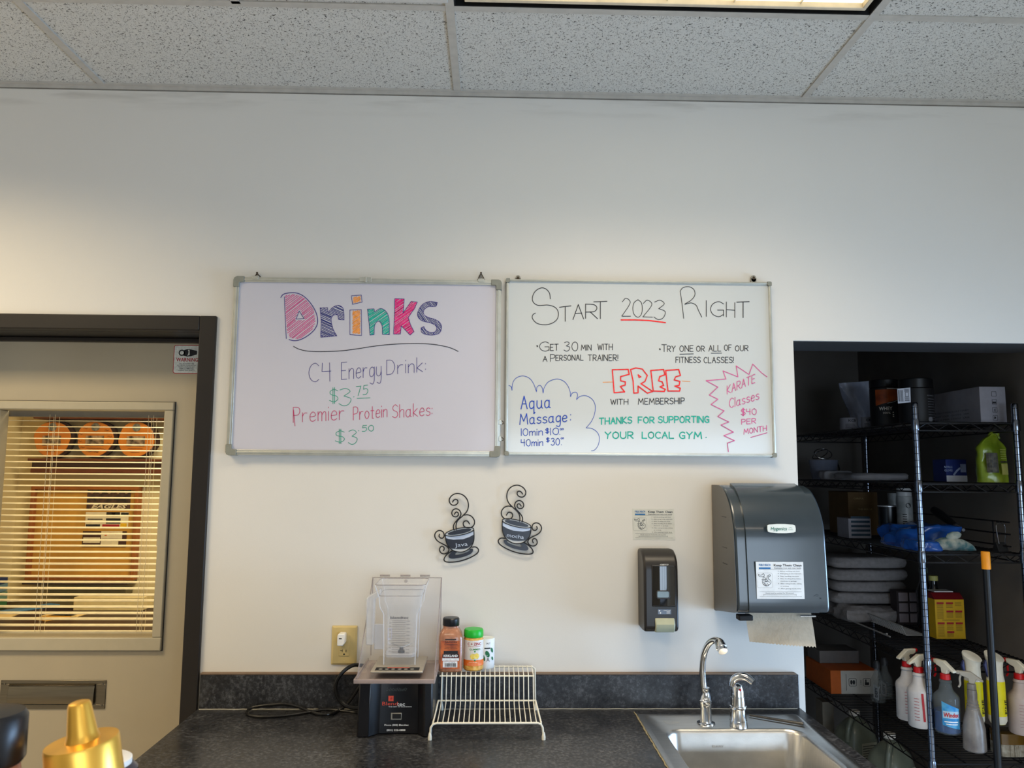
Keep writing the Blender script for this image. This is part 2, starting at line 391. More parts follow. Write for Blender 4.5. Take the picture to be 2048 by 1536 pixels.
lx0, lx1, lz0, lz1 = wx0-.035, wx1+.033, wz0-.045, wz1+.030
g = G(); dx0, dx1 = DX0+.003, DX1-.003
box(g, dx0, lx0+.01, DY, DY+.044, .01, DZ-.004); box(g, lx1-.01, dx1, DY, DY+.044, .01, DZ-.004)
box(g, lx0+.01, lx1-.01, DY, DY+.044, .01, lz0+.01); box(g, lx0+.01, lx1-.01, DY, DY+.044, lz1-.01, DZ-.004)
door = struct('door_1', g, DOORC)
g = G()
for a in ((lx0, lx1, lz0, wz0), (lx0, lx1, wz1, lz1), (lx0, wx0, wz0, wz1), (wx1, lx1, wz0, wz1)): box(g, a[0], a[1], DY-.014, DY+.058, a[2], a[3])
lf = build('lite_frame', g, LITE, door, bevel=.004)
g = G()
for a in ((lx0-.002, lx1+.002, lz0-.002, lz0), (lx0-.002, lx1+.002, lz1, lz1+.002), (lx0-.002, lx0, lz0, lz1), (lx1, lx1+.002, lz0, lz1)): box(g, a[0], a[1], DY-.003, DY-.0005, a[2], a[3])
build('painted_shadow_line', g, K_, door)  # thin black strips paint a shadow line round the lite frame
g = G(); box(g, wx0-.002, wx1+.002, DY+.004, DY+.008, wz0-.002, wz1+.002); build('window_pane', g, GLASS, door)
# handle far left (outside the frame's crop), hinges not seen
# blinds: own thing hung behind the glass
BLI = mat('blind_slat_cream', (236, 224, 190), .4)
t = thing('window_blind', 'cream horizontal mini blind hanging behind the glass of the beige door', 'blind', ((wx0+wx1)/2, DY+.085, wz0))
pitch = .0213; zt = wz1-.012; by = DY+.085
sl0 = None; n = 0; z = zt-.022
while z > wz0+.006:
    if sl0 is None:
        g = G(); pr = []
        for k in range(5): q = (k-2)/2; pr.append((q*.0125, 0.0010*(1-q*q)))
        vs = []; fs = []
        for x in (wx0-.02, wx1+.012):
            for tt in (0, -.0005):
                for a, b in pr: vs.append((x, by+a, z+b+tt + a*.17))
        for k in range(4): fs += [(k, k+1, 10+k+1, 10+k), (5+k, 15+k, 15+k+1, 5+k+1)]
        fs += [(0, 10, 15, 5), (4, 9, 19, 14), (0, 5, 6, 1), (1, 6, 7, 2), (2, 7, 8, 3), (3, 8, 9, 4), (10, 11, 16, 15), (11, 12, 17, 16), (12, 13, 18, 17), (13, 14, 19, 18)]
        g.add(vs, fs); sl0 = build('slat', g, BLI, t); z00 = z
    else:
        c = sl0.copy(); COL.objects.link(c); c.location = (0, 0, z-z00); c.rotation_euler = (0, random.uniform(-.0012, .0012), 0); c.rotation_euler.y = 0
        # the lower slats sag a little at the right
        if n > 18: c.rotation_euler = (0, 0, 0); c.location.z -= .0006*(n % 3)
    z -= pitch; n += 1
g = G(); box(g, wx0-.02, wx1+.012, by-.013, by+.013, zt-.008, zt+.02); build('head_rail', g, mat('headrail_grey', (120, 116, 108), .5), t, bevel=.002)
g = G(); box(g, wx0-.02, wx1+.012, by-.012, by+.012, wz0-.008, wz0+.003); build('bottom_rail', g, BLI, t, bevel=.002)
for x in (-1.605, -1.585, -1.25, -1.232):
    for dy in (-.0135, .0135):
        g = G(); tube(g, [(x, by+dy, wz0), (x, by+dy, zt)], .0008, 5); build('ladder_cord', g, BLI, t)
g = G(); tube(g, [(-1.19, by-.018, zt), (-1.193, by-.018, 1.40)], .0018, 6); tube(g, [(-1.183, by-.018, zt), (-1.186, by-.018, 1.395)], .001, 6); build('tilt_wand', g, mat('clear_wand', (220, 210, 190), .2), t)
# mail slot
p0 = onY(5, 1360, DY); p1 = onY(210, 1417, DY); x0, x1, z1, z0 = p0.x-.003, p1.x, p0.z, p1.z
NICK = mat('brushed_nickel', (124, 116, 100), .3, 1, var=.08, vs=6, stretch=(1, 1, 30))
t = thing('mail_slot', 'brushed nickel mail slot plate screwed to the beige door below the blind', 'mail slot', ((x0+x1)/2, DY, z0))
g = G()
for a in ((x0, x1, z0, z0+.014), (x0, x1, z1-.012, z1), (x0, x0+.03, z0+.014, z1-.012), (x1-.034, x1, z0+.014, z1-.012)): box(g, a[0], a[1], DY-.004, DY+.0, a[2], a[3])
build('plate', g, NICK, t, bevel=.0012)
g = G(); prof = [(0, z0+.016), (.010, z0+.018), (.013, z0+.03), (.011, z1-.03), (.006, z1-.018), (.012, z1-.014), (0, z1-.012)]
prism(g, prof, lambda u, v, q: (q, DY-.002-u, v), x0+.031, x1-.035); build('flap', g, NICK, t, bevel=.001)
for x in (x0+.014, x1-.012):
    for z in (z0+.012, z1-.012):
        g = G(); lathe(g, [(.0045, 0), (.004, .002), (.001, .003)], (0, 0, 0), 12); g.xf(Matrix.Translation((x, DY-.004, z)) @ Matrix.Rotation(R(90), 4, 'X')); build('screw', g, NICK, t, smooth=True)
# warning sticker
s0 = onY(348.5, 690, DY); s1 = onY(340, 747, DY); sw, sh = .098, s0.z-s1.z
sx, sz = s0.x+sw/2, (s0.z+s1.z)/2; f = lambda u, v: (sx+u, DY-.0010, sz+v); ff = lambda y: (lambda u, v, q: (sx+u, DY-y+q*0, sz+v))
t = thing('warning_sticker', 'white camera warning sticker with red border at the top corner of the door', 'sticker', (sx, DY, sz))
def plate(parent, name, poly, m, fn): g = G(); g.add([fn(u, v) for u, v in poly], [tuple(range(len(poly)))]); return build(name, g, m, parent)
plate(t, 'border', rrect(sw, sh, .008), REDI, lambda u, v: (sx+u, DY-.0004, sz+v))
plate(t, 'paper', rrect(sw-.005, sh-.005, .006), INK('paper', (214, 216, 208)), lambda u, v: (sx+u, DY-.0008, sz+v))
g = G(); fn = lambda u, v: (sx+u, DY-.0012, sz+v)
text(g, 'WARNING', fn, 0.0, -.001, .0135, .078, bold=.02); build('lettering', g, REDI, t)
g = G()
for i, s in enumerate(('ALL ACTIVITIES ARE', 'RECORDED TO AID IN THE', 'PROSECUTION OF ANY', 'CRIME COMMITTED', 'AGAINST THIS FACILITY')): text(g, s, fn, -.001, -.0155-.0062*i, .0037, (.052, .066, .058, .052, .060)[i], bold=.01)
build('small_lettering', g, K_, t)
g = G(); fn2 = lambda u, v, q: (sx+u, DY-.0012-q*.0001, sz+v)
prism(g, [(-.012, .034), (0, .037), (.012, .036), (.034, .031), (.034, .018), (.012, .011), (0, .010), (-.014, .013)], fn2, 0, 1)
prism(g, ell(-.02, .0235, .0115, .0115, 20), fn2, 0, 1); build('camera_picture', g, K_, t)
g = G(); prism(g, ell(-.02, .0235, .007, .007, 18), fn2, 2, 3); prism(g, [(.001, .034), (.007, .034), (.008, .016), (.0, .0125), (.003, .02), (.004, .028)], fn2, 2, 3); build('camera_highlight', g, MC['ink_paper'], t)

# ================================================================== OFFICE BEHIND THE DOOR
OY = 5.4
OW = mat('office_wall_paint', (226, 208, 160), .7, vs=3, var=.02)
g = G(); box(g, XL, .5, OY, OY+.1, 0, 2.8); struct('wall_office_back', g, OW)
g = G(); box(g, XL-.1, XL, WB, OY, 0, 2.8); struct('wall_office_left', g, OW)
g = G(); box(g, .5, .6, WB, OY+.1, 0, 2.8); struct('wall_office_right', g, OW)
g = G(); box(g, XL-.1, .6, WB, OY+.1, 2.8, 2.9); struct('ceiling_office', g, OW)
WOOD = mat('brown_shelf_wood', (104, 52, 30), .4, vs=14, var=.25, stretch=(1, 8, 8))
DWOOD = mat('dark_shelf_wood', (50, 26, 20), .35, vs=14, var=.25, stretch=(1, 8, 8))
a = onY(62, 918, OY-.12); b = onY(62, 940, OY-.12); X1o = .2
t = thing('wall_shelf', 'dark brown wooden wall shelf under the three orange plaques', 'shelf', ((a.x+X1o)/2, OY, b.z))
g = G(); box(g, a.x, X1o, OY-.16, OY, a.z-.012, a.z+.004); build('board', g, WOOD, t, bevel=.003)
g = G(); box(g, a.x+.02, X1o, OY-.14, OY-.005, b.z+.012, a.z-.013); build('front_face', g, DWOOD, t)
g = G(); box(g, a.x+.015, X1o, OY-.145, OY, b.z-.018, b.z+.011); build('lower_lip', g, WOOD, t, bevel=.003)
u = onY(73, 838, OY-.12)
g = G(); box(g, u.x, X1o, OY-.16, OY-.001, u.z, u.z+.09); single('upper_shelf', g, WOOD, 'brown wooden shelf seen along the top edge of the door window', 'shelf', bevel=.004)
ORANGE = mat('plaque_orange', (214, 128, 40), .4, vs=8, var=.1); BARK = mat('plaque_bark', (52, 30, 22), .7, bump=.4, bs=80)
PHOTO = mat('plaque_photo', (44, 36, 34), .4, c2=(190, 160, 130), vs=26)
for i, (px, py, lab) in enumerate(((105, 878, 'round orange plaque with dark picture, leftmost on the shelf'), (191, 878, 'round orange plaque with signatures, middle of the three'), (273, 879, 'round orange plaque nearest the right edge of the door window'))):
    c = onY(px, py, OY-.1); r_ = .122
    t = thing('plaque', lab, 'plaque', (c.x, OY-.06, c.z-r_), group='round plaques on the office shelf')
    P = [(math.cos(q)*r_*(1+.03*math.sin(3*q+i)+.02*math.sin(7*q+2*i)), math.sin(q)*r_*(1+.03*math.sin(3*q+i))) for q in (2*math.pi*k/36 for k in range(36))]
    g = G(); prism(g, [(u*1.04+c.x+.012, v*1.04+c.z) for u, v in P], XZ(0), OY-.095, OY-.06); build('bark_rim', g, BARK, t)
    g = G(); prism(g, [(u*.97+c.x, v*.97+c.z) for u, v in P], XZ(0), OY-.108, OY-.096); build('face', g, ORANGE, t, bevel=.002)
    g = G(); box(g, c.x-.06, c.x+.06, OY-.111, OY-.1085, c.z-.045, c.z+.022); build('picture', g, PHOTO, t)
    g = G(); prism(g, ell(c.x+.0, c.z+.08, .027, .027, 20), XZ(0), OY-.111, OY-.1085); build('badge', g, mat('badge_grey', (64, 66, 62), .5, c2=(150, 150, 140), vs=40), t)
    g = G(); f = lambda u, v: (c.x+u, OY-.1115, c.z+v)
    if i == 1:
        for k in range(12):
            q = R(30*k+10); 
            if abs(math.sin(q)) < .8 or True: ribbon(g, smooth_pts([(math.cos(q)*.1-.014, math.sin(q)*.09, 0), (math.cos(q)*.1-.004, math.sin(q)*.09+.005, 0), (math.cos(q)*.1+.004, math.sin(q)*.09-.003, 0), (math.cos(q)*.1+.014, math.sin(q)*.09+.003, 0)], 3), .002, f)
    for k in range(3): quad(g, f, -.05+.01*k, .05-.01*k, -.062-.012*k, -.060-.012*k)
    build('inscription', g, K_, t)
# framed cork board and posters
BO = mat('board_wood', (206, 152, 58), .5, vs=10, var=.12, stretch=(1, 1, .3)); BF = mat('board_frame_wood', (160, 92, 30), .45, vs=20, var=.15)
YB = OY-.03
q = [onY(72, 972, YB), onY(262, 1160, YB)]; bx0, bx1, bz1, bz0 = q[0].x-.012, q[1].x+.03, q[0].z, q[1].z
t = thing('notice_board', 'framed wooden notice board on the office wall below the plaques', 'notice board', ((bx0+bx1)/2, OY, bz0))
g = G(); box(g, bx0+.02, bx1-.02, YB-.0, OY-.002, bz0+.02, bz1-.02); build('panel', g, BO, t)
g = G()
for a in ((bx0, bx1, bz1-.022, bz1), (bx0, bx1, bz0, bz0+.022), (bx0, bx0+.024, bz0+.022, bz1-.022), (bx1-.024, bx1, bz0+.022, bz1-.022)): box(g, a[0], a[1], YB-.035, OY-.002, a[2], a[3])
build('frame', g, BF, t, bevel=.003)
def pos(px, py, y=YB-.003): return onY(px, py, y)
def sheet(name, label, cat, x0, y0, x1, y1, m, yy=YB-.004, group=None):
    A = pos(x0, y0, yy); B = pos(x1, y1, yy); t = thing(name, label, cat, ((A.x+B.x)/2, yy, B.z), group=group)
    g = G(); box(g, A.x, B.x, yy-.001, yy, B.z, A.z); build('paper', g, m, t); f = lambda u, v: (A.x+u*(B.x-A.x), yy-.0015, B.z+v*(A.z-B.z)); return t, f
t, f = sheet('poster', 'dark sports team poster with silver lettering on the notice board', 'poster', 176, 973, 260, 1019, mat('poster_dark', (26, 24, 26), .4, c2=(90, 60, 46), vs=24))
g = G(); quad(g, f, 0, 1, .8, 1); build('green_band', g, INK('green', (40, 74, 34)), t)
g = G()
for k in range(5): g.add([f(.1+.2*k+.05*math.cos(w2), .78+.09*math.sin(w2)) for w2 in (2*math.pi*j/10 for j in range(10))], [tuple(range(10))])
quad(g, f, .1, .9, .775, .785)
build('picture_spots', g, mat('poster_spots', (206, 176, 120), .5, c2=(150, 60, 30), vs=60), t)
g = G(); text(g, 'EAGLES', lambda u, v: tuple(Vector(f(u, v))+Vector((0, -.001, 0))), .52, .13, .17, .82, bold=.03, italic=.3); build('lettering', g, INK('silver', (226, 210, 176)), t)
PAPER2 = mat('paper_cream', (238, 226, 196), .6)
t, f = sheet('schedule_sheet', 'printed schedule sheet just under the team poster', 'paper', 172, 1024, 256, 1055, PAPER2)
g = G()
for a in ((.48, .8, .7, 1), (.48, .82, .25, .6), (.02, .35, .05, .2), (.82, 1, .72, .98), (.05, .4, .5, .56)): quad(g, f, a[0], a[1], a[2], a[3])
build('printed_blocks', g, K_, t)
g = G(); quad(g, f, .6, .68, .76, .95); quad(g, f, .4, .8, .05, .2); build('red_blocks', g, REDI, t)
g = G(); quad(g, f, .82, .97, .05, .28); build('yellow_block', g, INK('yellow', (240, 190, 20)), t)
t, f = sheet('calendar_sheet', 'printed page with swoosh mark, lowest on the notice board', 'paper', 166, 1062, 252, 1094, mat('calendar_brown', (70, 38, 28), .5))
g = G(); quad(g, f, .42, .9, .52, 1); quad(g, f, .02, .4, .25, .6); quad(g, f, .42, .82, .05, .45); quad(g, f, .06, .34, .06, .14); build('white_blocks', g, PAPER2, t)
g = G(); ribbon(g, smooth_pts([(.52, .72, 0), (.58, .86, 0), (.7, .86, 0), (.76, .78, 0)], 4), .05, lambda u, v: tuple(Vector(f(u, v))+Vector((0, -.001, 0)))); build('swoosh', g, INK('orange', (220, 90, 20)), t)
# ledge under the board
A = onY(55, 1160, OY-.08); B = onY(263, 1167, OY-.08)
g = G(); box(g, A.x, B.x, OY-.14, OY-.001, B.z, min(A.z, bz0-.003)); single('picture_ledge', g, DWOOD, 'thin dark ledge directly under the notice board', 'ledge')
A = onY(108, 1172, OY-.05); B = onY(258, 1188, OY-.05)
g = G(); box(g, A.x, B.x, OY-.1, OY-.001, B.z, A.z-.01); single('ledge_shade_panel', g, mat('olive_grey', (112, 106, 76), .6), 'olive grey flat panel standing in for the shadow under the ledge', 'box')  # flat panel added as the shadow below the ledge
# desk and clutter
DZT = .80
t = thing('desk', 'dark brown office desk behind the door blind', 'desk', (-1.8, 4.7, 0))
DB = mat('desk_dark_brown', (44, 26, 24), .4, vs=8, var=.15)
g = G(); box(g, -3.1, -.7, 3.75, 5.2, DZT-.04, DZT); build('desk_top', g, DB, t, bevel=.004)
for x in (-3.08, -.76): g = G(); box(g, x, x+.04, 3.8, 5.15, 0, DZT-.041); build('side_panel', g, DB, t)
g = G(); box(g, -3.04, -.77, 4.4, 4.43, .1, DZT-.041); build('modesty_panel', g, DB, t)
def flat(name, label, cat, c, w_, d_, h_, rot, m, smooth=False):
    g = G(); box(g, -w_/2, w_/2, -d_/2, d_/2, 0, h_); g.xf(Matrix.Translation(c) @ Matrix.Rotation(rot, 4, 'Z')); return single(name, g, m, label, cat, bevel=min(.002, h_/4))
PW = mat('paper_white', (240, 234, 220), .6)
c = onZ(45, 1196, DZT); flat('paper_sheet', 'white loose sheets lying at the back left of the desk', 'paper', c, .42, .32, .006, .3, PW)
c = onZ(30, 1208, DZT+.0); flat('paper_pad', 'white writing pad in front of the loose sheets on the desk', 'paper', (c.x-.08, c.y-.34, DZT), .30, .20, .004, -.1, PW)
c = onZ(85, 1205, DZT); flat('blue_folder', 'blue folder with white edge lying on the dark desk', 'folder', (c.x+.06, c.y-.24, DZT), .10, .32, .01, -.5, mat('folder_blue', (84, 134, 176), .5))
c = onZ(18, 1226, DZT); flat('manila_folder', 'cream manila folder at the front left of the desk', 'folder', (c.x-.05, c.y-.12, DZT), .3, .16, .01, .2, mat('manila', (236, 204, 140), .6))
c = onZ(180, 1214, DZT); flat('manila_envelope', 'pale manila envelope on the desk right of the middle', 'envelope', (c.x, min(c.y, 4.85), DZT), .22, .12, .008, -.1, MC['manila'])
c = onZ(120, 1232, DZT); flat('brown_folder', 'orange brown folder lying near the desk front', 'folder', (c.x, c.y-.06, DZT), .14, .2, .008, -.5, BO)
A = onY(148, 1188, 5.0); B = onY(285, 1214, 5.0)
g = G(); box(g, A.x, B.x, 5.0, 5.15, DZT+.0005, A.z-.02); single('file_box', g, mat('box_cream', (230, 212, 160), .6), 'long cream file box standing at the back of the desk', 'box', bevel=.003)
A = onY(240, 1190, 4.4); c = onZ(280, 1215, DZT)
g = G(); lathe(g, [(.16, 0), (.18, .03), (.15, .07), (.06, .10)], (-1.28, 4.25, DZT), 20, 1.4, .8); single('black_bag', g, MBLACK, 'black soft bag on the desk at the right edge of the door window', 'bag', smooth=True)
for i, (zz, cc, nm) in enumerate(((0, (60, 120, 70), 'green'), (.05, (120, 160, 140), 'pale green'), (.10, (110, 150, 170), 'pale blue'), (.15, (20, 60, 120), 'dark blue'))):
    c = onY(-6, 1150, 5.02); flat('binder', nm+' ring binder in the pile at the far left of the desk', 'binder', (c.x-.12, 5.02, DZT+zz), .26, .22, .047, .05*i, mat('binder_'+nm.replace(' ', '_'), cc, .4))

# ================================================================== WHITEBOARDS
GL = {'A':"0,0 3,10 6,0|1.2,4 5,4",'B':"0,0 0,10|~0,10 4,9.5 4,6 0,5.3|~0,5.3 5,4.5 5,1 0,0",'C':"~5.5,8.5 3.5,10 1,8.5 0,5 1,1.5 3.5,0 5.5,1.2",
'D':"0,0 0,10|~0,10 4,9.3 6,5 4,.7 0,0",'E':"5,10 0,10 0,0 5,0|0,5.2 4,5.2",'F':"5,10 0,10 0,0|0,5.2 4,5.2",'G':"~5.5,8.5 3.5,10 1,8.5 0,5 1,1.5 3.5,0 5.5,1.5|5.5,.5 5.5,4.5 3,4.5",
'H':"0,0 0,10|6,0 6,10|0,5 6,5",'I':"0,0 0,10",'K':"0,0 0,10|5,10 0,4.5 5.5,0",'L':"0,10 0,0 5,0",'M':"0,0 1,10 4,3 7,10 8,0",'N':"0,0 0,10 6,0 6,10",
'O':"~3,10 .7,8.3 0,5 .7,1.7 3,0 5.3,1.7 6,5 5.3,8.3 3,10",'P':"0,0 0,10|~0,10 4,9.7 5.3,7.5 4,5 0,4.5",'R':"0,0 0,10|~0,10 4,9.7 5.3,7.5 4,5 0,4.5|2,4.7 5.5,0",
'S':"~5.3,8.7 3,10 .6,8.5 1,6 4.5,4.5 5.3,2 3,0 0,1.3",'T':"0,10 6,10|3,10 3,0",'U':"~0,10 0,3 1.5,.3 3.8,.2 5.5,3 5.5,10",'W':"0,10 2,0 4,8 6,0 8,10",'Y':"0,10 3,5.5|6,10 3,5.5 2.5,0",
'a':"~4.5,5 2.5,6 .4,4.5 .3,1.5 2,0 4.2,1.5 4.5,5|~4.5,6 4.4,1 5.5,.2",'c':"~4.5,5 2.5,6 .4,4.5 .3,1.5 2.3,0 4.5,1",'e':"~.3,3 4.5,3.6 3.8,5.7 2,6 .3,4 .5,1 2.5,0 4.6,1",
'g':"~4.5,5 2.5,6 .4,4.5 .3,1.5 2,.3 4.2,1.8 4.5,5|~4.5,6 4.5,-1.5 3,-4 .5,-3.2",'h':"0,0 0,10|~0,4 2,6 4,5.5 4.3,3 4.3,0",'i':"0,0 0,6|0,8.2 0,8.8",'k':"0,0 0,10|4,6 0,2.8 4.3,0",'l':"0,0 0,10",
'm':"0,0 0,6|~0,4 1.5,6 3,5.5 3.2,3 3.2,0|~3.2,4 4.8,6 6.2,5.5 6.4,3 6.4,0",'n':"0,0 0,6|~0,4 2,6 4,5.5 4.3,3 4.3,0",'o':"~2.5,6 .5,4.8 .3,1.8 2.4,0 4.5,1.6 4.6,4.4 2.5,6",
'q':"~4.5,5 2.5,6 .4,4.5 .3,1.5 2,0 4.2,1.5 4.5,5|4.5,6 4.5,-4 5.5,-3",'r':"0,0 0,6|~0,3.5 1.5,5.7 3.8,5.8",'s':"~4,5.2 2.2,6 .4,4.8 1.2,3.4 3.6,2.6 4,1 2,0 0,.8",'t':"2,9 2,0 3.5,0|.2,6 4,6",
'u':"~0,6 0,1.8 1.6,0 3.6,.8 4.3,3|4.3,6 4.4,.8 5.2,0",'y':"~0,6 0,2.2 1.6,.6 3.6,1.2 4.3,3|~4.3,6 4.3,-1.5 3,-4 .5,-3.2",
'0':"~3,10 .7,8.3 0,5 .7,1.7 3,0 5,1.7 5.5,5 5,8.3 3,10",'1':"0,0 0,10",'2':"~.3,8 2.5,10 5,8.5 4.5,6 0,0|0,0 5.5,0",'3':"~.4,9 3,10 5,8.2 2.3,5.5|~2.3,5.5 5.4,4 4.5,.8 2.2,-.3 0,1",
'4':"0,10 -.2,5.5 4.8,5.5|4,10 4.2,0",'5':"5,10 1,10 .6,6|~.6,6 3.5,6.6 5.2,4 3.5,.5 0,.3",'7':"0,10 5,10 2,0",'$':"~5.3,8.7 3,10 .6,8.5 1,6 4.5,4.5 5.3,2 3,0 0,1.3|2.3,11.5 2.3,-1.5|3.3,11.5 3.3,-1.5",
'.':"0,0 .3,.5",':':"0,1.2 .1,1.8|0,5 .1,5.6",'!':"0,10 0,3|0,.1 0,.9"}
def strokes(s):
    x = 0; out = []
    for ch in s:
        if ch == ' ': x += 5; continue
        w_ = 0
        for st in GL[ch].split('|'):
            sm = st[0] == '~'; P = [tuple(map(float, p.split(','))) for p in st.lstrip('~').split()]
            w_ = max(w_, max(p[0] for p in P)); jit = random.uniform(-.12, .12)
            P = [(x+a+jit*.5, b+jit) for a, b in P]
            if sm: P = [(p.x, p.y) for p in smooth_pts([(a, b, 0) for a, b in P], 4)]
            out.append(P)
        x += w_ + 2.0
    return out, max(x-2.0, .5)
def boardmap(ox, oy, k, yb):
    def f(u, v, lift=.0): p = onY(ox+u/k, oy+v/k, yb); return (p.x, yb-lift, p.z)
    return f
MK = {n: mat('marker_'+n, c, .55, var=.18, vs=90) for n, c in dict(violet=(52, 34, 120), navy=(24, 34, 110), pink=(206, 50, 128), hotpink=(226, 24, 120), orange=(240, 150, 60), teal=(12, 168, 146), black=(26, 24, 32), green=(10, 150, 118), magenta=(190, 36, 92), red=(232, 30, 28), blue=(24, 66, 170), rose=(206, 84, 140)).items()}
def write(parent, fm, s, x0, y0, x1, y1, h, color, wd):
    st, w_ = strokes(s); g = G(); ux, uy = (x1-x0)/w_, (y1-y0)/w_
    f = lambda u, v: fm(u, v, .0007)
    for i, P in enumerate(st):
        ribbon(g, [(x0+ux*a, y0+uy*a-b*h/10) for a, b in P], wd, lambda u, v: fm(u, v, .0006+4e-5*i))
    return build('handwriting', g, MK[color], parent)
def stroke(parent, fm, paths, color, wd, sm=False, closed=False, name='drawn_line', lift=.0008):
    g = G()
    for i, P in enumerate(paths):
        f = lambda u, v: fm(u, v, lift+4e-5*i)
        if closed: P = P+[P[0]]
        if sm: P = [(p.x, p.y) for p in smooth_pts([(a, b, 0) for a, b in P], 5)]
        ribbon(g, P, wd, f)
    return build(name, g, MK[color], parent)
def hatch(parent, fm, poly, color, sp, wd, ang, holes=()):
    c, s = math.cos(R(ang)), math.sin(R(ang)); rot = lambda p: (p[0]*c+p[1]*s, -p[0]*s+p[1]*c); inv = lambda p: (p[0]*c-p[1]*s, p[0]*s+p[1]*c)
    Ps = [[rot(p) for p in q] for q in (poly,)+tuple(holes)]; ys = [p[1] for p in Ps[0]]; y = min(ys)+sp*.6; g = G(); f = lambda u, v: fm(u, v, .0006)
    while y < max(ys):
        xs = []
        for q in Ps:
            for i in range(len(q)):
                a, b = q[i], q[(i+1) % len(q)]
                if (a[1] <= y) != (b[1] <= y): xs.append(a[0]+(y-a[1])/(b[1]-a[1])*(b[0]-a[0]))
        xs.sort()
        for i in range(0, len(xs)-1, 2):
            a, b = xs[i]+random.uniform(0, 6), xs[i+1]-random.uniform(0, 6)
            if b-a > 3: ribbon(g, [inv((a, y+random.uniform(-2, 2))), inv((b, y+random.uniform(-2, 2)))], wd, f)
        y += sp*random.uniform(.8, 1.2)
    return build('hatching', g, MK[color], parent)

def sm2(P):
    Q = []; n = len(P)
    for i in range(n):
        a, b, c, d = P[i-1], P[i], P[(i+1) % n], P[(i+2) % n]
        def ang(p, q, r): return (Vector(q)-Vector(p)).angle(Vector(r)-Vector(q))
        k1 = 0 if ang(a, b, c) > 1.1 else 1; k2 = 0 if ang(b, c, d) > 1.1 else 1
        for j in range(4):
            t_ = j/4; m1 = [(c[k]-a[k])/2 if k1 else (c[k]-b[k]) for k in (0, 1)]; m2 = [(d[k]-b[k])/2 if k2 else (c[k]-b[k]) for k in (0, 1)]
            h1, h2, h3, h4 = 2*t_**3-3*t_**2+1, t_**3-2*t_**2+t_, -2*t_**3+3*t_**2, t_**3-t_**2
            Q.append(tuple(h1*b[k]+h2*m1[k]+h3*c[k]+h4*m2[k] for k in (0, 1)))
    return Q
BSF = mat('whiteboard_surface', (202, 199, 207), .16, var=.01, vs=2, coat=.3)
BSF2 = mat('whiteboard_surface_bright', (204, 206, 203), .12, var=.01, vs=2, coat=.4)
GREYP = mat('corner_grey_plastic', (134, 134, 122), .5)
def board(label, x0, x1, z0, z1, surf, fr, cr, thick, cornercol):
    yf = D-thick; t = thing('whiteboard', label, 'whiteboard', ((x0+x1)/2, D, z0))
    g = G(); box(g, x0+fr*.6, x1-fr*.6, yf+.004, D-.004, z0+fr*.6, z1-fr*.6); build('writing_surface', g, surf, t)
    for nm, a in (('frame_rail', (x0+cr, x1-cr, z1-fr, z1)), ('frame_rail', (x0+cr, x1-cr, z0, z0+fr)), ('frame_rail', (x0, x0+fr, z0+cr, z1-cr)), ('frame_rail', (x1-fr, x1, z0+cr, z1-cr))):
        g = G(); box(g, a[0], a[1], yf-.001, D-.003, a[2], a[3])
        hz = a[1]-a[0] > .2
        if hz: box(g, a[0], a[1], yf-.003, yf-.0011, a[2]+fr*.30, a[3]-fr*.30)
        else: box(g, a[0]+fr*.30, a[1]-fr*.30, yf-.003, yf-.0011, a[2], a[3])
        build(nm, g, ALU, t, bevel=.0012)
    for sx_, sz_ in ((0, 0), (0, 1), (1, 0), (1, 1)):
        X, Z = (x1, z1) if (sx_, sz_) == (1, 1) else (x0, z0) if (sx_, sz_) == (0, 0) else (x1, z0) if sx_ else (x0, z1)
        dx = -1 if sx_ else 1; dz = -1 if sz_ else 1; rr = min(cr*.35, .012); e = .002
        P = [(X-dx*e, Z-dz*e+dz*rr), (X-dx*e+dx*rr*.3, Z-dz*e+dz*rr*.3), (X-dx*e+dx*rr, Z-dz*e), (X+dx*cr, Z-dz*e), (X+dx*cr, Z+dz*(fr+.001)), (X+dx*(fr+.004), Z+dz*(fr+.001)), (X+dx*(fr+.001), Z+dz*(fr+.004)), (X+dx*(fr+.001), Z+dz*cr), (X-dx*e, Z+dz*cr)]
        g = G(); prism(g, P, XZ(0), yf-.0045, D-.002); build('corner_cap', g, cornercol, t, bevel=.0015)
    return t, yf+.004
# left board
t, yb = board('whiteboard with colourful Drinks menu and thick grey corner caps, left of the two', -.872, .029, 1.722, 2.320, BSF, .017, .034, .024, GREYP)
LB = t; fm = boardmap(440, 530, 3.531, yb)
Dp = [(460, 215), (520, 203), (570, 215), (620, 255), (665, 320), (674, 400), (655, 455), (610, 500), (550, 525), (495, 515), (475, 480), (462, 350)]
hatch(t, fm, Dp, 'pink', 10.5, 4.6, -38, ([(560, 312), (530, 392), (602, 388)],))
stroke(t, fm, [[(430, 230), (447, 208), (490, 197), (540, 198), (590, 220), (640, 270), (678, 335), (690, 400), (672, 450), (630, 492), (580, 522), (530, 535), (488, 527)]], 'violet', 5.5, True)
stroke(t, fm, [[(455, 225), (460, 350), (468, 520)], [(560, 325), (537, 382), (593, 378), (560, 325)]], 'violet', 4)
rp = [(707, 303), (760, 302), (764, 338), (790, 305), (830, 285), (865, 300), (875, 340), (876, 388), (838, 385), (832, 352), (808, 352), (788, 372), (786, 400), (800, 455), (825, 500), (727, 509), (712, 500), (715, 400)]
rp = sm2(rp); hatch(t, fm, rp, 'navy', 9, 5, 25)
stroke(t, fm, [rp], 'violet', 3.6, closed=True)
ip = [[(928, 218), (998, 212), (1004, 262), (936, 278)], [(918, 318), (998, 315), (1000, 498), (918, 492)]]
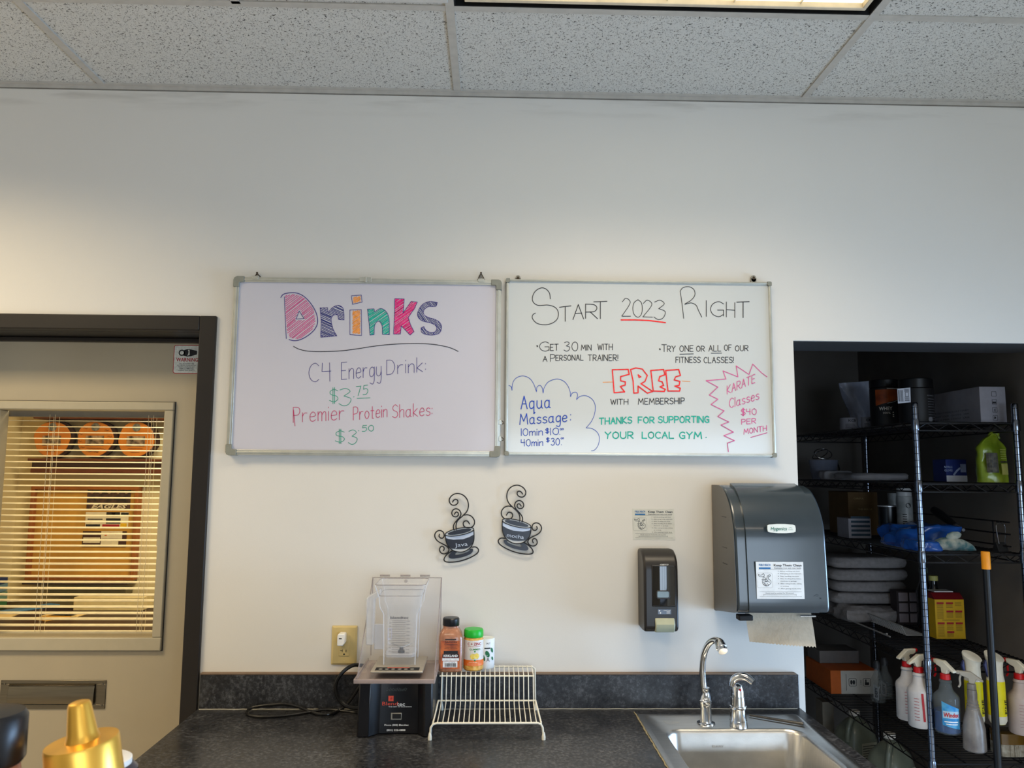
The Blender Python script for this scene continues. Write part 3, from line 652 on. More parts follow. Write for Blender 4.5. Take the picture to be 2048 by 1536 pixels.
hatch(t, fm, [(935, 226), (992, 220), (996, 256), (942, 268)], 'orange', 8, 6, -40); hatch(t, fm, [(936, 326), (990, 322), (990, 486), (936, 482)], 'orange', 8, 6.5, -32)
stroke(t, fm, ip, 'violet', 3.6, closed=True)
npp = [(1042, 312), (1088, 310), (1092, 332), (1130, 308), (1165, 320), (1190, 360), (1196, 420), (1197, 492), (1147, 490), (1145, 430), (1130, 400), (1110, 400), (1092, 430), (1088, 492), (1060, 495), (1052, 400)]
npp = sm2(npp); hatch(t, fm, npp, 'teal', 8.5, 6.5, -35); stroke(t, fm, [npp], 'violet', 3.6, closed=True)
kp = [(1235, 238), (1301, 240), (1297, 300), (1292, 340), (1350, 258), (1394, 262), (1372, 310), (1330, 370), (1345, 420), (1370, 470), (1343, 495), (1300, 450), (1280, 430), (1275, 488), (1226, 488), (1232, 370)]
hatch(t, fm, kp, 'hotpink', 8.5, 6.8, -35); stroke(t, fm, [kp], 'violet', 3.6, closed=True)
spp = [(1535, 265), (1480, 258), (1430, 280), (1400, 325), (1398, 365), (1430, 395), (1490, 410), (1525, 430), (1530, 455), (1510, 476), (1475, 473), (1450, 455), (1440, 435), (1420, 445), (1425, 475), (1460, 492), (1510, 494), (1550, 480), (1565, 445), (1555, 410), (1520, 385), (1470, 370), (1440, 350), (1440, 320), (1470, 295), (1523, 292)]
spp = sm2(spp); hatch(t, fm, spp, 'navy', 8, 4.4, 55); stroke(t, fm, [spp], 'violet', 3.8, closed=True)
stroke(t, fm, [[(520, 575), (560, 595), (620, 608), (700, 612), (830, 608), (950, 595), (1100, 572), (1250, 558), (1400, 555), (1500, 560), (1590, 575), (1640, 590), (1682, 610)]], 'black', 5, True)
for a in (('C4', 628, 828, 785, 820, 132, 'violet', 3.6), ('Energy', 858, 808, 1138, 788, 120, 'violet', 3.6), ('Drink:', 1178, 775, 1452, 752, 104, 'violet', 3.6),
          ('$', 772, 968, 832, 966, 88, 'green', 4), ('3', 840, 990, 925, 990, 118, 'green', 4), ('.', 944, 932, 948, 932, 30, 'green', 5), ('75', 962, 924, 1045, 914, 66, 'green', 4),
          ('Premier', 518, 1112, 876, 1092, 108, 'magenta', 4), ('Protein', 942, 1095, 1180, 1073, 92, 'magenta', 4), ('Shakes:', 1218, 1080, 1498, 1062, 92, 'magenta', 4),
          ('$', 814, 1252, 878, 1250, 80, 'green', 4), ('3', 906, 1264, 968, 1264, 100, 'green', 4), ('.', 978, 1172, 982, 1172, 30, 'green', 5), ('50', 1004, 1176, 1085, 1172, 42, 'green', 4)):
    write(t, fm, *a)
stroke(t, fm, [[(520, 1025), (530, 1137)]], 'magenta', 4); stroke(t, fm, [[(968, 942), (1060, 938)]], 'green', 4)
# wire hanging loops, clips
WIRE = mat('wire_brown', (70, 58, 44), .5, .5)
for px in (514, 962):
    p = onY(px, 548, D-.008); g = G(); tube(g, [(p.x-.012, D-.006, 2.322), (p.x-.002, D-.006, p.z), (p.x+.002, D-.006, p.z), (p.x+.014, D-.006, 2.322)], .0016, 6); tube(g, [(p.x-.005, D-.007, 2.322), (p.x, D-.007, p.z), (p.x+.006, D-.007, 2.322)], .0012, 6)
    lathe(g, [(.0035, 0), (.0035, .004)], (p.x, D-.008, p.z+.002), 8); build('hanging_loop', g, WIRE, t)
    g = G(); box(g, p.x-.010, p.x+.012, D-.029, D-.004, 2.312, 2.324); build('hanger_clip', g, ALU, t, bevel=.001)
p = onY(733, 562, D-.02); g = G(); box(g, p.x-.022, p.x+.018, D-.029, D-.02, 2.308, 2.3235); box(g, p.x-.005, p.x+.003, D-.0305, D-.021, 2.306, 2.3245); build('rail_connector', g, ALU, t, bevel=.001)
for py in (845, 878):
    p = onY(1004, py, D-.012); g = G(); box(g, .024, .0335, D-.026, D-.006, p.z-.008, p.z+.008); build('side_clip', g, ALU, t, bevel=.001)
    g = G(); tube(g, [(.033, D-.018, p.z+.007), (.040, D-.018, p.z+.001), (.041, D-.018, p.z-.004), (.034, D-.018, p.z-.006)], .0012, 6); build('side_hook', g, WIRE, t)
# right board
t, yb = board('whiteboard reading Start 2023 Right with thin silver frame, right of the two', .046, .956, 1.728, 2.326, BSF2, .0085, .012, .02, GREYP)
fm = boardmap(1000, 530, 3.531, yb)
stroke(t, fm, [[(355, 240), (350, 200), (325, 170), (290, 162), (250, 185), (230, 225), (235, 262), (270, 285), (340, 283), (390, 300), (412, 335), (405, 380), (370, 410), (320, 422), (262, 412), (230, 378), (232, 352), (250, 340)]], 'black', 5, True)
stroke(t, fm, [[(1272, 185), (1290, 162), (1330, 153), (1368, 172), (1376, 212), (1348, 250), (1304, 277), (1350, 268), (1385, 285), (1402, 322), (1425, 368)]], 'black', 4.5, True)
stroke(t, fm, [[(1272, 185), (1285, 270), (1297, 377)]], 'black', 4.5)
for a in (('T', 420, 402, 502, 392, 104, 'black', 5.5), ('A', 515, 386, 590, 382, 104, 'black', 5.5), ('R', 604, 378, 688, 380, 102, 'black', 5.5), ('T', 662, 380, 756, 376, 120, 'black', 5.5),
          ('2', 860, 362, 922, 362, 126, 'black', 4.5), ('0', 938, 370, 1004, 370, 124, 'black', 4.5), ('2', 1008, 368, 1076, 370, 120, 'black', 4.5), ('3', 1086, 382, 1166, 384, 134, 'black', 4.5),
          ('I', 1456, 364, 1460, 364, 112, 'black', 5), ('G', 1486, 366, 1578, 366, 106, 'black', 5), ('H', 1598, 368, 1658, 372, 106, 'black', 5), ('T', 1672, 374, 1760, 370, 112, 'black', 6),
          ('G', 280, 608, 346, 608, 66, 'black', 4.2), ('ET', 356, 604, 412, 602, 44, 'black', 5), ('30', 452, 606, 550, 606, 64, 'black', 4.2), ('MIN', 574, 602, 644, 602, 38, 'black', 4.6), ('WITH', 690, 600, 794, 600, 42, 'black', 4.6),
          ('A', 304, 682, 332, 682, 38, 'black', 4.6), ('P', 356, 682, 388, 682, 50, 'black', 4.4), ('ERSONAL', 394, 676, 588, 672, 38, 'black', 4.6), ('TRAINER!', 622, 676, 832, 676, 42, 'black', 4.6),
          ('T', 1142, 612, 1176, 612, 50, 'black', 4.6), ('RY', 1182, 612, 1238, 612, 40, 'black', 4.6), ('ONE', 1270, 612, 1364, 610, 42, 'black', 4.6), ('OR', 1388, 610, 1444, 610, 38, 'black', 4.6), ('ALL', 1474, 610, 1560, 608, 42, 'black', 4.6), ('OF', 1584, 604, 1634, 604, 40, 'black', 4.6), ('OUR', 1662, 608, 1752, 606, 38, 'black', 4.6),
          ('FITNESS', 1242, 690, 1414, 690, 40, 'black', 4.6), ('CLASSES!', 1440, 692, 1648, 690, 40, 'black', 4.6),
          ('WITH', 782, 985, 904, 985, 38, 'black', 4.8), ('MEMBERSHIP', 976, 985, 1302, 980, 42, 'black', 4.8),
          ('THANKS', 702, 1126, 930, 1116, 44, 'teal', 8), ('FOR', 976, 1116, 1088, 1116, 42, 'teal', 8), ('SUPPORTING', 1118, 1114, 1474, 1112, 44, 'teal', 8),
          ('YOUR', 742, 1226, 940, 1224, 46, 'teal', 8), ('LOCAL', 1004, 1224, 1226, 1224, 44, 'teal', 8), ('GYM', 1268, 1226, 1424, 1226, 46, 'teal', 8), ('.', 1454, 1218, 1458, 1218, 20, 'teal', 7),
          ('Aqua', 148, 1018, 355, 1008, 90, 'blue', 7), ('Massage', 140, 1128, 472, 1106, 74, 'blue', 6.5), (':', 498, 1106, 502, 1106, 90, 'blue', 5), ('10min', 150, 1206, 300, 1202, 50, 'blue', 5), ('$', 320, 1186, 346, 1186, 30, 'blue', 4.5), ('10', 358, 1200, 414, 1198, 48, 'blue', 5), ('00', 424, 1166, 448, 1164, 11, 'blue', 4),
          ('40min', 150, 1280, 302, 1276, 48, 'blue', 5), ('$', 326, 1248, 348, 1248, 26, 'blue', 4.5), ('30', 360, 1272, 420, 1272, 48, 'blue', 5), ('00', 430, 1230, 450, 1228, 10, 'blue', 4),
          ('KARATE', 1604, 912, 1800, 830, 58, 'rose', 5), ('Classes', 1620, 1012, 1828, 948, 66, 'rose', 5), ('$40', 1702, 1060, 1810, 1056, 42, 'rose', 5), ('PER', 1706, 1126, 1806, 1118, 36, 'rose', 5), ('MONTH', 1722, 1196, 1882, 1170, 36, 'rose', 5)):
    write(t, fm, *a)
stroke(t, fm, [[(262, 570), (264, 576)], [(1128, 592), (1130, 598)]], 'black', 9, name='bullet')
stroke(t, fm, [[(1270, 630), (1365, 628)], [(1490, 623), (1566, 622)]], 'black', 4.4)
stroke(t, fm, [[(855, 388), (950, 388), (1050, 392), (1168, 407)]], 'red', 9)
stroke(t, fm, [[(727, 828), (792, 826)], [(1287, 820), (1342, 823)]], 'orange', 4)
stroke(t, fm, [[(420, 1196), (424, 1197)], [(432, 1268), (434, 1270)]], 'blue', 4)
FR = [[(793, 740), (905, 737), (912, 772), (852, 788), (852, 818), (885, 825), (884, 848), (850, 858), (880, 896), (806, 902)],
      [(922, 738), (960, 727), (1005, 735), (1040, 780), (1024, 822), (996, 838), (1078, 893), (1040, 905), (975, 855), (975, 902), (945, 905), (940, 820)],
      [(1065, 745), (1155, 738), (1165, 775), (1128, 788), (1120, 818), (1145, 825), (1155, 850), (1130, 860), (1167, 878), (1160, 893), (1082, 890)],
      [(1170, 745), (1262, 738), (1274, 780), (1240, 790), (1230, 812), (1270, 822), (1265, 850), (1235, 856), (1273, 870), (1268, 890), (1186, 890)]]
stroke(t, fm, FR, 'red', 8.5, closed=True, name='outline_lettering'); stroke(t, fm, [[(975, 775), (995, 790), (982, 795), (975, 775)]], 'red', 7)
stroke(t, fm, [[(62, 850), (80, 860), (85, 885), (88, 840), (112, 800), (160, 783), (208, 800), (238, 840), (258, 895)], [(258, 895), (262, 862), (283, 850), (298, 868), (305, 905)], [(305, 905), (312, 868), (342, 825), (400, 805), (450, 820), (480, 855), (495, 895), (498, 930)], [(498, 930), (510, 905), (535, 898), (548, 915), (540, 950)], [(540, 950), (562, 930), (602, 922), (648, 945), (672, 990), (668, 1050), (645, 1105), (608, 1150)], [(608, 1150), (650, 1155), (688, 1183), (702, 1225), (692, 1275), (668, 1306), (645, 1312)]], 'blue', 3.6, True)
stroke(t, fm, [[(1885, 790), (1845, 760), (1785, 700), (1758, 773), (1668, 713), (1680, 790), (1575, 748), (1595, 805), (1455, 817), (1538, 862), (1478, 918), (1538, 948), (1490, 985), (1582, 1030), (1538, 1070), (1615, 1108), (1560, 1130), (1648, 1180), (1580, 1205), (1655, 1240), (1605, 1258), (1612, 1318)]], 'rose', 5.5)
stroke(t, fm, [[(1770, 1218), (1885, 1185)]], 'rose', 5)
for px in (1036, 1507):
    p = onY(px, 555, D-.01); g = G(); prism(g, ell(p.x, p.z-.004, .009, .012, 16), XZ(0), D-.012, D-.003); prism(g, [(p.x-.009, 2.326), (p.x+.009, 2.326), (p.x+.009, p.z-.004), (p.x-.009, p.z-.004)], XZ(0), D-.012, D-.003)
    build('hanger_tab', g, mat('hanger_grey', (150, 146, 134), .5), t); g = G(); prism(g, ell(p.x, p.z-.002, .0045, .0055, 12), XZ(0), D-.0128, D-.0122); build('screw', g, WIRE, t)

# ================================================================== COFFEE CUP WALL DECOR
NAVY = mat('enamel_black', (22, 22, 34), .3); SILV = mat('enamel_silver', (170, 178, 194), .35, .3, c2=(196, 200, 208), vs=20); LWHT = mat('enamel_white', (206, 208, 208), .4)
IRON = mat('wrought_wire', (26, 24, 26), .45, .3)
def cup(label, word, fmap, tx):
    """fmap maps the traced outline to the wall"""
    c0 = fmap(545, 820); t = thing('coffee_cup_decor', label, 'wall decor', (c0[0], D, fmap(545, 1298)[2]), group='metal coffee cups on the wall')
    def wire(P, r=.0019, y=-.012, cl=False):
        g = G(); S = smooth_pts([Vector((fmap(a, b)[0], D+y, fmap(a, b)[2])) for a, b in P], 5, cl); tube(g, S, r, 6, cl); return g
    for nm, P in (('steam_scroll', [(520, 830), (497, 780), (490, 715), (515, 640), (600, 560), (662, 490), (685, 400), (662, 305), (600, 238), (510, 212), (430, 240), (385, 300), (392, 360), (430, 395), (482, 393), (517, 360), (513, 320), (482, 305), (450, 322), (432, 355)]),
                  ('steam_scroll', [(480, 830), (453, 780), (450, 715), (490, 650), (543, 592), (566, 535), (543, 478), (490, 453), (440, 475), (422, 525), (443, 568), (490, 580), (524, 555), (520, 515), (488, 507), (460, 545)]),
                  ('steam_scroll', [(610, 555), (670, 548), (735, 575), (778, 640), (770, 710), (720, 752), (650, 752), (608, 715), (605, 672), (632, 646), (672, 650), (705, 698)]),
                  ('handle', [(232, 848), (222, 885), (248, 915), (285, 912), (303, 870), (285, 820), (240, 797), (190, 808), (156, 855), (163, 915), (210, 970), (300, 1018), (350, 1050), (377, 1095), (360, 1140), (310, 1164), (258, 1152), (230, 1110), (240, 1062), (272, 1045), (300, 1065), (300, 1095), (288, 1118)])):
        build(nm, wire(P), IRON, t, smooth=True)
    def face(name, P, m, y0, sm=True, y1=None, hole=None):
        if sm: P = [(p.x, p.y) for p in smooth_pts([(a, b, 0) for a, b in P], 4, True)]
        g = G(); prism(g, [(fmap(a, b)[0], fmap(a, b)[2]) for a, b in P], XZ(0), D-y0-.0012, D-y0); return build(name, g, m, t)
    body = [(318, 868), (330, 960), (365, 1040), (430, 1102), (510, 1132), (600, 1132), (690, 1088), (745, 1020), (772, 930), (768, 775), (640, 770), (430, 810)]
    def clip(P, a, b, c, d):  # keep points between two curved lines (left y, right y)
        return P
    face('cup_body', body, LWHT, .009, False)
    face('dark_band', [(328, 915), (336, 975), (375, 1048), (420, 1080), (520, 1090), (620, 1086), (695, 1060), (745, 1005), (768, 925), (768, 862), (700, 900), (600, 935), (450, 943), (370, 930)], NAVY, .0105, False)
    face('light_band', [(326, 885), (330, 912), (372, 928), (450, 940), (600, 932), (700, 897), (767, 858), (764, 815), (640, 858), (500, 878), (400, 886)], SILV, .0105, False)
    face('cup_rim', ell(545, 815, 226, 52, 28, -.19), LWHT, .012, False)
    face('coffee', ell(545, 815, 190, 35, 28, -.19), NAVY, .0135, False)
    face('saucer_well', [(370, 1205), (405, 1150), (450, 1120), (510, 1130), (480, 1160), (490, 1185), (610, 1160), (700, 1120), (700, 1090), (745, 1085), (757, 1110), (720, 1165), (600, 1215), (480, 1238), (400, 1238)], NAVY, .008, True)
    g = wire([(318, 868), (330, 960), (365, 1040), (430, 1102), (510, 1132), (600, 1132), (690, 1088), (745, 1020), (772, 930), (770, 785)], .0016, -.012); build('cup_outline', g, IRON, t, smooth=True)
    g = wire(ell(545, 815, 228, 55, 20, -.19), .0014, -.014, True); build('rim_wire', g, IRON, t, smooth=True)
    g = wire([(730, 1060), (800, 1058), (842, 1100), (818, 1160), (700, 1230), (550, 1280), (400, 1298), (318, 1285), (300, 1245), (345, 1175), (435, 1112)], .0019, -.009); build('saucer_wire', g, IRON, t, smooth=True)
    g = G(); cc = fmap(570, 1015); text(g, word, lambda u, v: (cc[0]+u, D-.0122, cc[2]+v), 0, 0, .0125, tx[0], rot=tx[1], bold=.0); build('lettering', g, SILV, t)
def fj(a, b): p = onY(850+a/7.877, 960+b/7.877, D-.012); return (p.x, 0, p.z)
cup('black and silver metal coffee cup reading Java, hung left and lower', 'Java', fj, (.042, .12))
def fmo(a, b):
    a2, b2 = 1988-a, b; ca, cb = 1440, 690; a3, b3 = a2-ca, b2-820; q = .035
    return fj(ca+a3*math.cos(q)+b3*math.sin(q)*1.0, cb+b3*math.cos(q)-a3*math.sin(q)*-1.0-2)
cup('black and silver metal coffee cup reading mocha, hung right and higher', 'mocha', fmo, (.056, -.13))

# ================================================================== HAND WASHING SIGNS
def clean_sign(name, label, cx, cz, w_, h_, y, skew, pm, top=True):
    f = lambda u, v: (cx+u+v*skew, y-.0011, cz+v); fp = lambda u, v: (cx+u+v*skew, y-.0007, cz+v)
    t = thing(name, label, 'sign', (cx, y, cz-h_/2), group='keep them clean signs')
    g = G(); prism(g, [(-w_/2, -h_/2), (w_/2, -h_/2), (w_/2, h_/2), (-w_/2, h_/2)], lambda u, v, q: (cx+u+v*skew, y-q, cz+v), .0002, .0006); build('paper', g, pm, t)
    S = w_/.14
    g = G(); text(g, 'Keep Them Clean', f, .024*S, h_/2-.0095*S, .0066*S, .082*S, bold=.02); text(g, 'Employees must wash their hands:', f, .024*S, h_/2-.0175*S, .003*S, .080*S, bold=.01); build('heading', g, K_, t)
    g = G(); text(g, 'PUBLIC HEALTH', f, -.044*S, h_/2-.009*S, .006*S, .034*S, bold=.03); quad(g, f, -.061*S, -.027*S, h_/2-.0205*S, h_/2-.0160*S); build('blue_heading', g, INK('blue', (20, 100, 160)), t)
    g = G()
    for i, s in enumerate(('Before working with food', 'After going to the restroom', 'After handling raw meat', 'After handling dirty dishes,', 'chemicals or garbage', 'After taking breaks, eating', 'or smoking', 'After getting hands dirty')):
        yy = h_/2-.0268*S-.0071*S*i; text(g, s, f, .0005*S, yy, .0028*S, min(.062, .0024*len(s))*S, align='l')
        if s[0] in 'BA': quad(g, f, -.0055*S, -.0038*S, yy-.0008*S, yy+.0009*S)
    text(g, 'Hands must be washed for 20 seconds', f, -.003*S, -h_/2+.0165*S, .003*S, .084*S)
    for vv in (h_/2-.0215*S, -h_/2+.0205*S, -h_/2+.006*S): quad(g, f, -.062*S, .062*S, vv, vv+.0005*S)
    quad(g, f, -.05*S, .045*S, -h_/2+.0112*S, -h_/2+.0117*S)
    for uu in (-.05, .045): quad(g, f, uu*S, (uu+.0006)*S, -h_/2+.009*S, -h_/2+.0135*S)
    build('small_print', g, K_, t)
    g = G(); wd = .0011*S; O = (-.0445*S, .0*S)
    for P in ([(-20, 18), (-12, 15), (-4, 20), (-2, 13), (-8, 11), (-18, 12), (-20, 18)], [(-6, 8), (-2, 10), (4, 4), (9, 14), (12, 12), (10, 4), (17, 0), (18, -8), (12, -14), (4, -17), (-4, -14), (-8, -6), (-6, 2), (-6, 8)], [(-8, -6), (0, -5), (8, -2), (14, -6)], [(-4, -14), (-2, -9), (2, -17)], [(2, -10), (4, -17)], [(7, -9), (10, -15)], [(-10, 2), (-4, 1), (2, 3)], [(12, 16), (16, 17), (17, 13), (13, 12)], [(0, 0), (4, 2), (8, 0), (6, -4), (1, -3), (0, 0)]):
        ribbon(g, [(O[0]+a*.00095*S, O[1]+b*.00095*S) for a, b in smooth2(P)], wd, f)
    build('hand_drawing', g, K_, t)
    g = G(); rr = rrect(.046*S, .042*S, .005*S, 4, O[0]-.001*S, O[1]); ribbon(g, rr+[rr[0]], .0004*S, f); build('picture_border', g, INK('grey', (120, 120, 120)), t)
    return t
def smooth2(P): return [(p.x, p.y) for p in smooth_pts([(a, b, 0) for a, b in P], 3)]
SP = mat('sign_paper', (206, 204, 192), .5); SP2 = mat('sign_paper_white', (226, 230, 232), .45)
p = onY(1307, 1048.5, D); a = onY(1265, 1048, D); b = onY(1349, 1048, D); c = onY(1307, 1018, D); d_ = onY(1307, 1080, D)
clean_sign('hand_washing_sign', 'small white Keep Them Clean sign on the wall above the soap dispenser', p.x, p.z, b.x-a.x, c.z-d_.z, D, -.02, SP)

# ================================================================== COUNTER, SINK
CT = .915
SX0, SX1, SY0, SY1 = .464, .972, 2.03, 2.538
t = thing('countertop', 'dark mottled laminate countertop with backsplash and sink cutout along the wall', 'countertop', (.04, 2.3, .875))
g = G(); c0, c1 = SX0+.02, SX1-.02; d0, d1 = SY0+.02, SY1-.02
box(g, -.925, c0, 1.985, D-.001, .877, CT); box(g, c1, 1.012, 1.985, D-.001, .877, CT); box(g, c0, c1, d1, D-.001, .877, CT); box(g, c0, c1, 1.985, d0, .877, CT)
build('worktop', g, LAM, t)
g = G(); box(g, -.922, 1.008, D-.02, D-.001, CT+.0005, 1.022); build('backsplash', g, LAM, t, bevel=.002)
g = G(); box(g, -.922, 1.0, D-.021, D-.001, 1.0225, 1.0262); build('backsplash_cap', g, mat('cap_brown', (120, 100, 82), .5), t)
g = G(); random.seed(3); tube(g, [(x, D-.0215, CT+.0012+random.uniform(-.0005, .0004)) for x in [-.92+.02*i for i in range(97)]], .0013, 5); build('caulk_bead', g, mat('caulk_white', (190, 184, 168), .6), t)
g = G(); box(g, -.90, .99, 2.05, D-.005, .08, .6); box(g, -.90, .44, 2.05, D-.005, .6, .876); box(g, -.9, .99, 2.1, D-.005, 0, .08); build('cabinet_body', g, mat('cabinet_grey', (90, 90, 92), .6), t)
for i in range(4):
    x = -.89+.47*i; g = G(); box(g, x, x+.46, 2.03, 2.049, .1, .85); d_ = build('cabinet_door', g, MC['cabinet_grey'], t, bevel=.002)
    g = G(); tube(g, [(x+.4, 2.03, .7), (x+.4, 2.0, .7), (x+.4, 2.0, .8), (x+.4, 2.03, .8)], .004, 6); build('handle', g, CHROME, d_)

t = thing('sink', 'square stainless steel drop-in sink set in the dark counter', 'sink', ((SX0+SX1)/2, (SY0+SY1)/2, .75))
def ring(w_, d_, r, cx, cyy, z, n=6): return [(x, y, z) for x, y in rrect(w_, d_, r, n, cx, cyy)]
sxc, syc = (SX0+SX1)/2, (SY0+SY1)/2; bw, bd = .405, .335; bcx, bcy = (SX0+SX1)/2+.006, SY1-.140-bd/2
loops = [ring(SX1-SX0, SY1-SY0, .012, sxc, syc, CT+.0005), ring(SX1-SX0-.004, SY1-SY0-.004, .012, sxc, syc, CT+.0035), ring(SX1-SX0-.028, SY1-SY0-.028, .02, sxc, syc, CT+.0045),
         ring(SX1-SX0-.036, SY1-SY0-.036, .025, sxc, syc, CT+.0015), ring(bw+.014, bd+.014, .055, bcx, bcy, CT+.0015), ring(bw+.004, bd+.004, .05, bcx, bcy, CT-.001), ring(bw-.006, bd-.006, .048, bcx, bcy, CT-.010),
         ring(bw-.02, bd-.02, .045, bcx, bcy, CT-.12), ring(bw-.035, bd-.035, .045, bcx, bcy, CT-.155), ring(bw-.07, bd-.07, .04, bcx, bcy, CT-.165), ring(.09, .09, .0449, bcx, bcy, CT-.168), ring(.08, .08, .0399, bcx, bcy, CT-.172)]
g = G(); n = len(loops[0]); vs = [v for l in loops for v in l]
fs = [(i*n+j, i*n+(j+1) % n, (i+1)*n+(j+1) % n, (i+1)*n+j) for i in range(len(loops)-1) for j in range(n)]+[tuple((len(loops)-1)*n+j for j in range(n))]
g.add(vs, fs); build('basin', g, STEEL, t, smooth=True)
g = G(); lathe(g, [(.0385, 0), (.036, .003), (.02, .002), (.004, .004)], (bcx, bcy, CT-.172), 24); build('drain', g, CHROME, t, smooth=True)
g = G(); random.seed(5); tube(g, [(SX0-.001+random.uniform(-.0015, .001), SY0+.01+.0125*i, CT+.0012) for i in range(43)], [.0014+random.uniform(0, .0016) for i in range(43)], 5); build('putty_bead', g, mat('old_putty', (150, 140, 112), .8), t)
g = G(); c = onZ(1345, 1446, CT+.0018); a = [(c.x+u*.001, c.y+v*.001) for u, v in ((-24, 18), (-10, 16), (-2, 8), (10, 12), (20, 2), (8, 0), (-4, -10), (-12, -14), (-10, -6), (-20, -2), (-24, 18))]; ribbon(g, a, .0012, lambda u, v: (u, v, CT+.0022)); build('dried_residue', g, INK('residue', (200, 196, 186)), t)
g = G(); text(g, 'ELKAY', lambda u, v: (bcx-.045+u, bcy+bd/2-.0075-.0005, CT-.045+v), 0, 0, .006, .034); build('stamped_mark', g, INK('stamp', (206, 206, 204)), t)
# spout
a = onZ(1412, 1447, CT+.002); SX_, SY_ = a.x, a.y
t = thing('faucet', 'tall chrome gooseneck faucet standing at the back of the sink', 'faucet', (SX_, SY_, CT+.002))
g = G(); lathe(g, [(.028, .0), (.027, .004), (.021, .006)], (SX_, SY_, CT+.0016), 28); build('base_flange', g, CHROME, t, smooth=True)
g = G(); lathe(g, [(.0185, .006), (.0175, .012), (.0165, .05), (.0170, .058), (.0185, .060), (.0185, .068), (.0165, .070), (.0135, .088), (.0115, .098), (.0125, .100), (.0125, .106), (.009, .107)], (SX_, SY_, CT+.0016), 28); build('body_sleeve', g, CHROME, t, smooth=True)
P = [onY(1409, 1386, SY_), onY(1406, 1360, SY_), onY(1405, 1335, SY_-.002), onY(1408, 1308, SY_-.01), onY(1417, 1288, SY_-.03), onY(1430, 1280, SY_-.055), onY(1441, 1285, SY_-.085)]
g = G(); S = smooth_pts(P, 7); tube(g, S, [.0098-.0006*i/len(S) for i in range(len(S))], 16); build('gooseneck', g, CHROME, t, smooth=True)
e0 = onY(1438, 1283, SY_-.075); e1 = onY(1446, 1303, SY_-.105); dv = (e1-e0)
g = G(); tube(g, [e0-dv*.15, e0+dv*.1, e0+dv*.65, e0+dv*.7, e0+dv*1.0], [.0095, .0145, .0165, .0135, .0135], 18); build('spout_head', g, CHROME, t, smooth=True)
# lever
a = onZ(1477, 1452, CT+.002); HX, HY = a.x, a.y
t = thing('water_tap', 'short chrome single lever tap right of the gooseneck on the sink', 'tap', (HX, HY, CT+.002))
g = G(); lathe(g, [(.0275, 0), (.0265, .004), (.0255, .018), (.0245, .0185), (.0222, .05), (.0255, .052), (.0265, .056), (.0255, .060), (.0222, .061), (.0205, .085), (.0195, .0852), (.0185, .105), (.014, .118), (.004, .124)], (HX, HY, CT+.0016), 30); build('body', g, CHROME, t, smooth=True)
P = [onY(1463, 1372, HY-.014), onY(1468, 1359, HY-.016), onY(1480, 1353, HY-.024), onY(1493, 1355, HY-.034), onY(1506, 1365, HY-.045)]
g = G(); S = smooth_pts(P, 6); n_ = len(S); tube(g, S, [.006+.006*math.sin(math.pi*min(1, (i+4)/n_*.75)) for i in range(n_)], 14); build('lever', g, CHROME, t, smooth=True)
g = G(); tube(g, [onY(1481, 1380, HY-.0185), onY(1481, 1380, HY-.023)], .0035, 10); build('set_screw', g, RED, t)
P = [onZ(1499, 1430, CT+.008), onZ(1540, 1437, CT+.008), onZ(1607, 1448, CT+.008)]
g = G(); tube(g, P, [.0035, .004, .005], 10); P2 = [onZ(1520, 1434, CT+.012), onZ(1606, 1446.5, CT+.0135)]; single('metal_rod', g, mat('grey_metal_rod', (92, 90, 88), .35, .7), 'thin dark metal rod lying across the back right corner of the sink', 'rod', smooth=True)

# ================================================================== OUTLET, CHARGER
IV = mat('ivory_brass_plate', (206, 184, 126), .35, .1, var=.03)
x0, x1, z0, z1 = -.511, -.429, 1.049, 1.172; xc, zc = (x0+x1)/2, (z0+z1)/2
t = thing('wall_outlet', 'yellowish outlet plate on the wall left of the blender', 'outlet', (xc, D, z0))
g = G(); L1 = rrect(x1-x0, z1-z0, .003, 2, xc, zc); L2 = rrect(x1-x0-.012, z1-z0-.012, .002, 2, xc, zc); n = len(L1)
g.add([(a, D-.0008, b) for a, b in L1]+[(a, D-.0035, b) for a, b in L1]+[(a, D-.0065, b) for a, b in L2], [tuple(range(2*n, 3*n))]+[(k*n+i, k*n+(i+1) % n, (k+1)*n+(i+1) % n, (k+1)*n+i) for k in (0, 1) for i in range(n)]); build('cover_plate', g, IV, t)
g = G(); box(g, xc-.0165, xc+.0175, D-.0085, D-.0066, zc-.033, zc+.033); build('receptacle', g, IV, t, bevel=.0015)
g = G(); zz = zc-.0185
for a in ((-.012, -.004, .0015, .003), (-.0055, -.004, -.002, .006), (.006, .008, -.003, .005)): box(g, xc+a[0], xc+a[1], D-.0088, D-.0086, zz+a[2], zz+a[3])
prism(g, ell(xc+.001, zz-.009, .0028, .0028, 12), XZ(0), D-.0088, D-.0086); build('socket_slots', g, K_, t)
for z in (z0+.012, z1-.012): g = G(); prism(g, ell(xc, z, .003, .003, 12), XZ(0), D-.0072, D-.0066); build('screw', g, IV, t)
a = onY(682, 1280, D-.04); t = thing('usb_charger', 'white USB wall charger plugged into the outlet', 'charger', (a.x, D-.009, a.z-.02))
g = G(); fx, fz = a.x, a.z
P = [(-.011, .0165), (-.006, .019), (.010, .019), (.012, .016), (.012, -.010), (.006, -.0185), (-.010, -.0185), (-.012, -.016), (-.012, .010)]
prism(g, [(fx+u, fz+v) for u, v in P], XZ(0), D-.042, D-.0088); build('body', g, mat('charger_white', (240, 240, 236), .3), t, bevel=.002)
g = G(); box(g, fx-.0065, fx+.0025, D-.0424, D-.0421, fz+.003, fz+.0062); build('usb_port', g, K_, t)

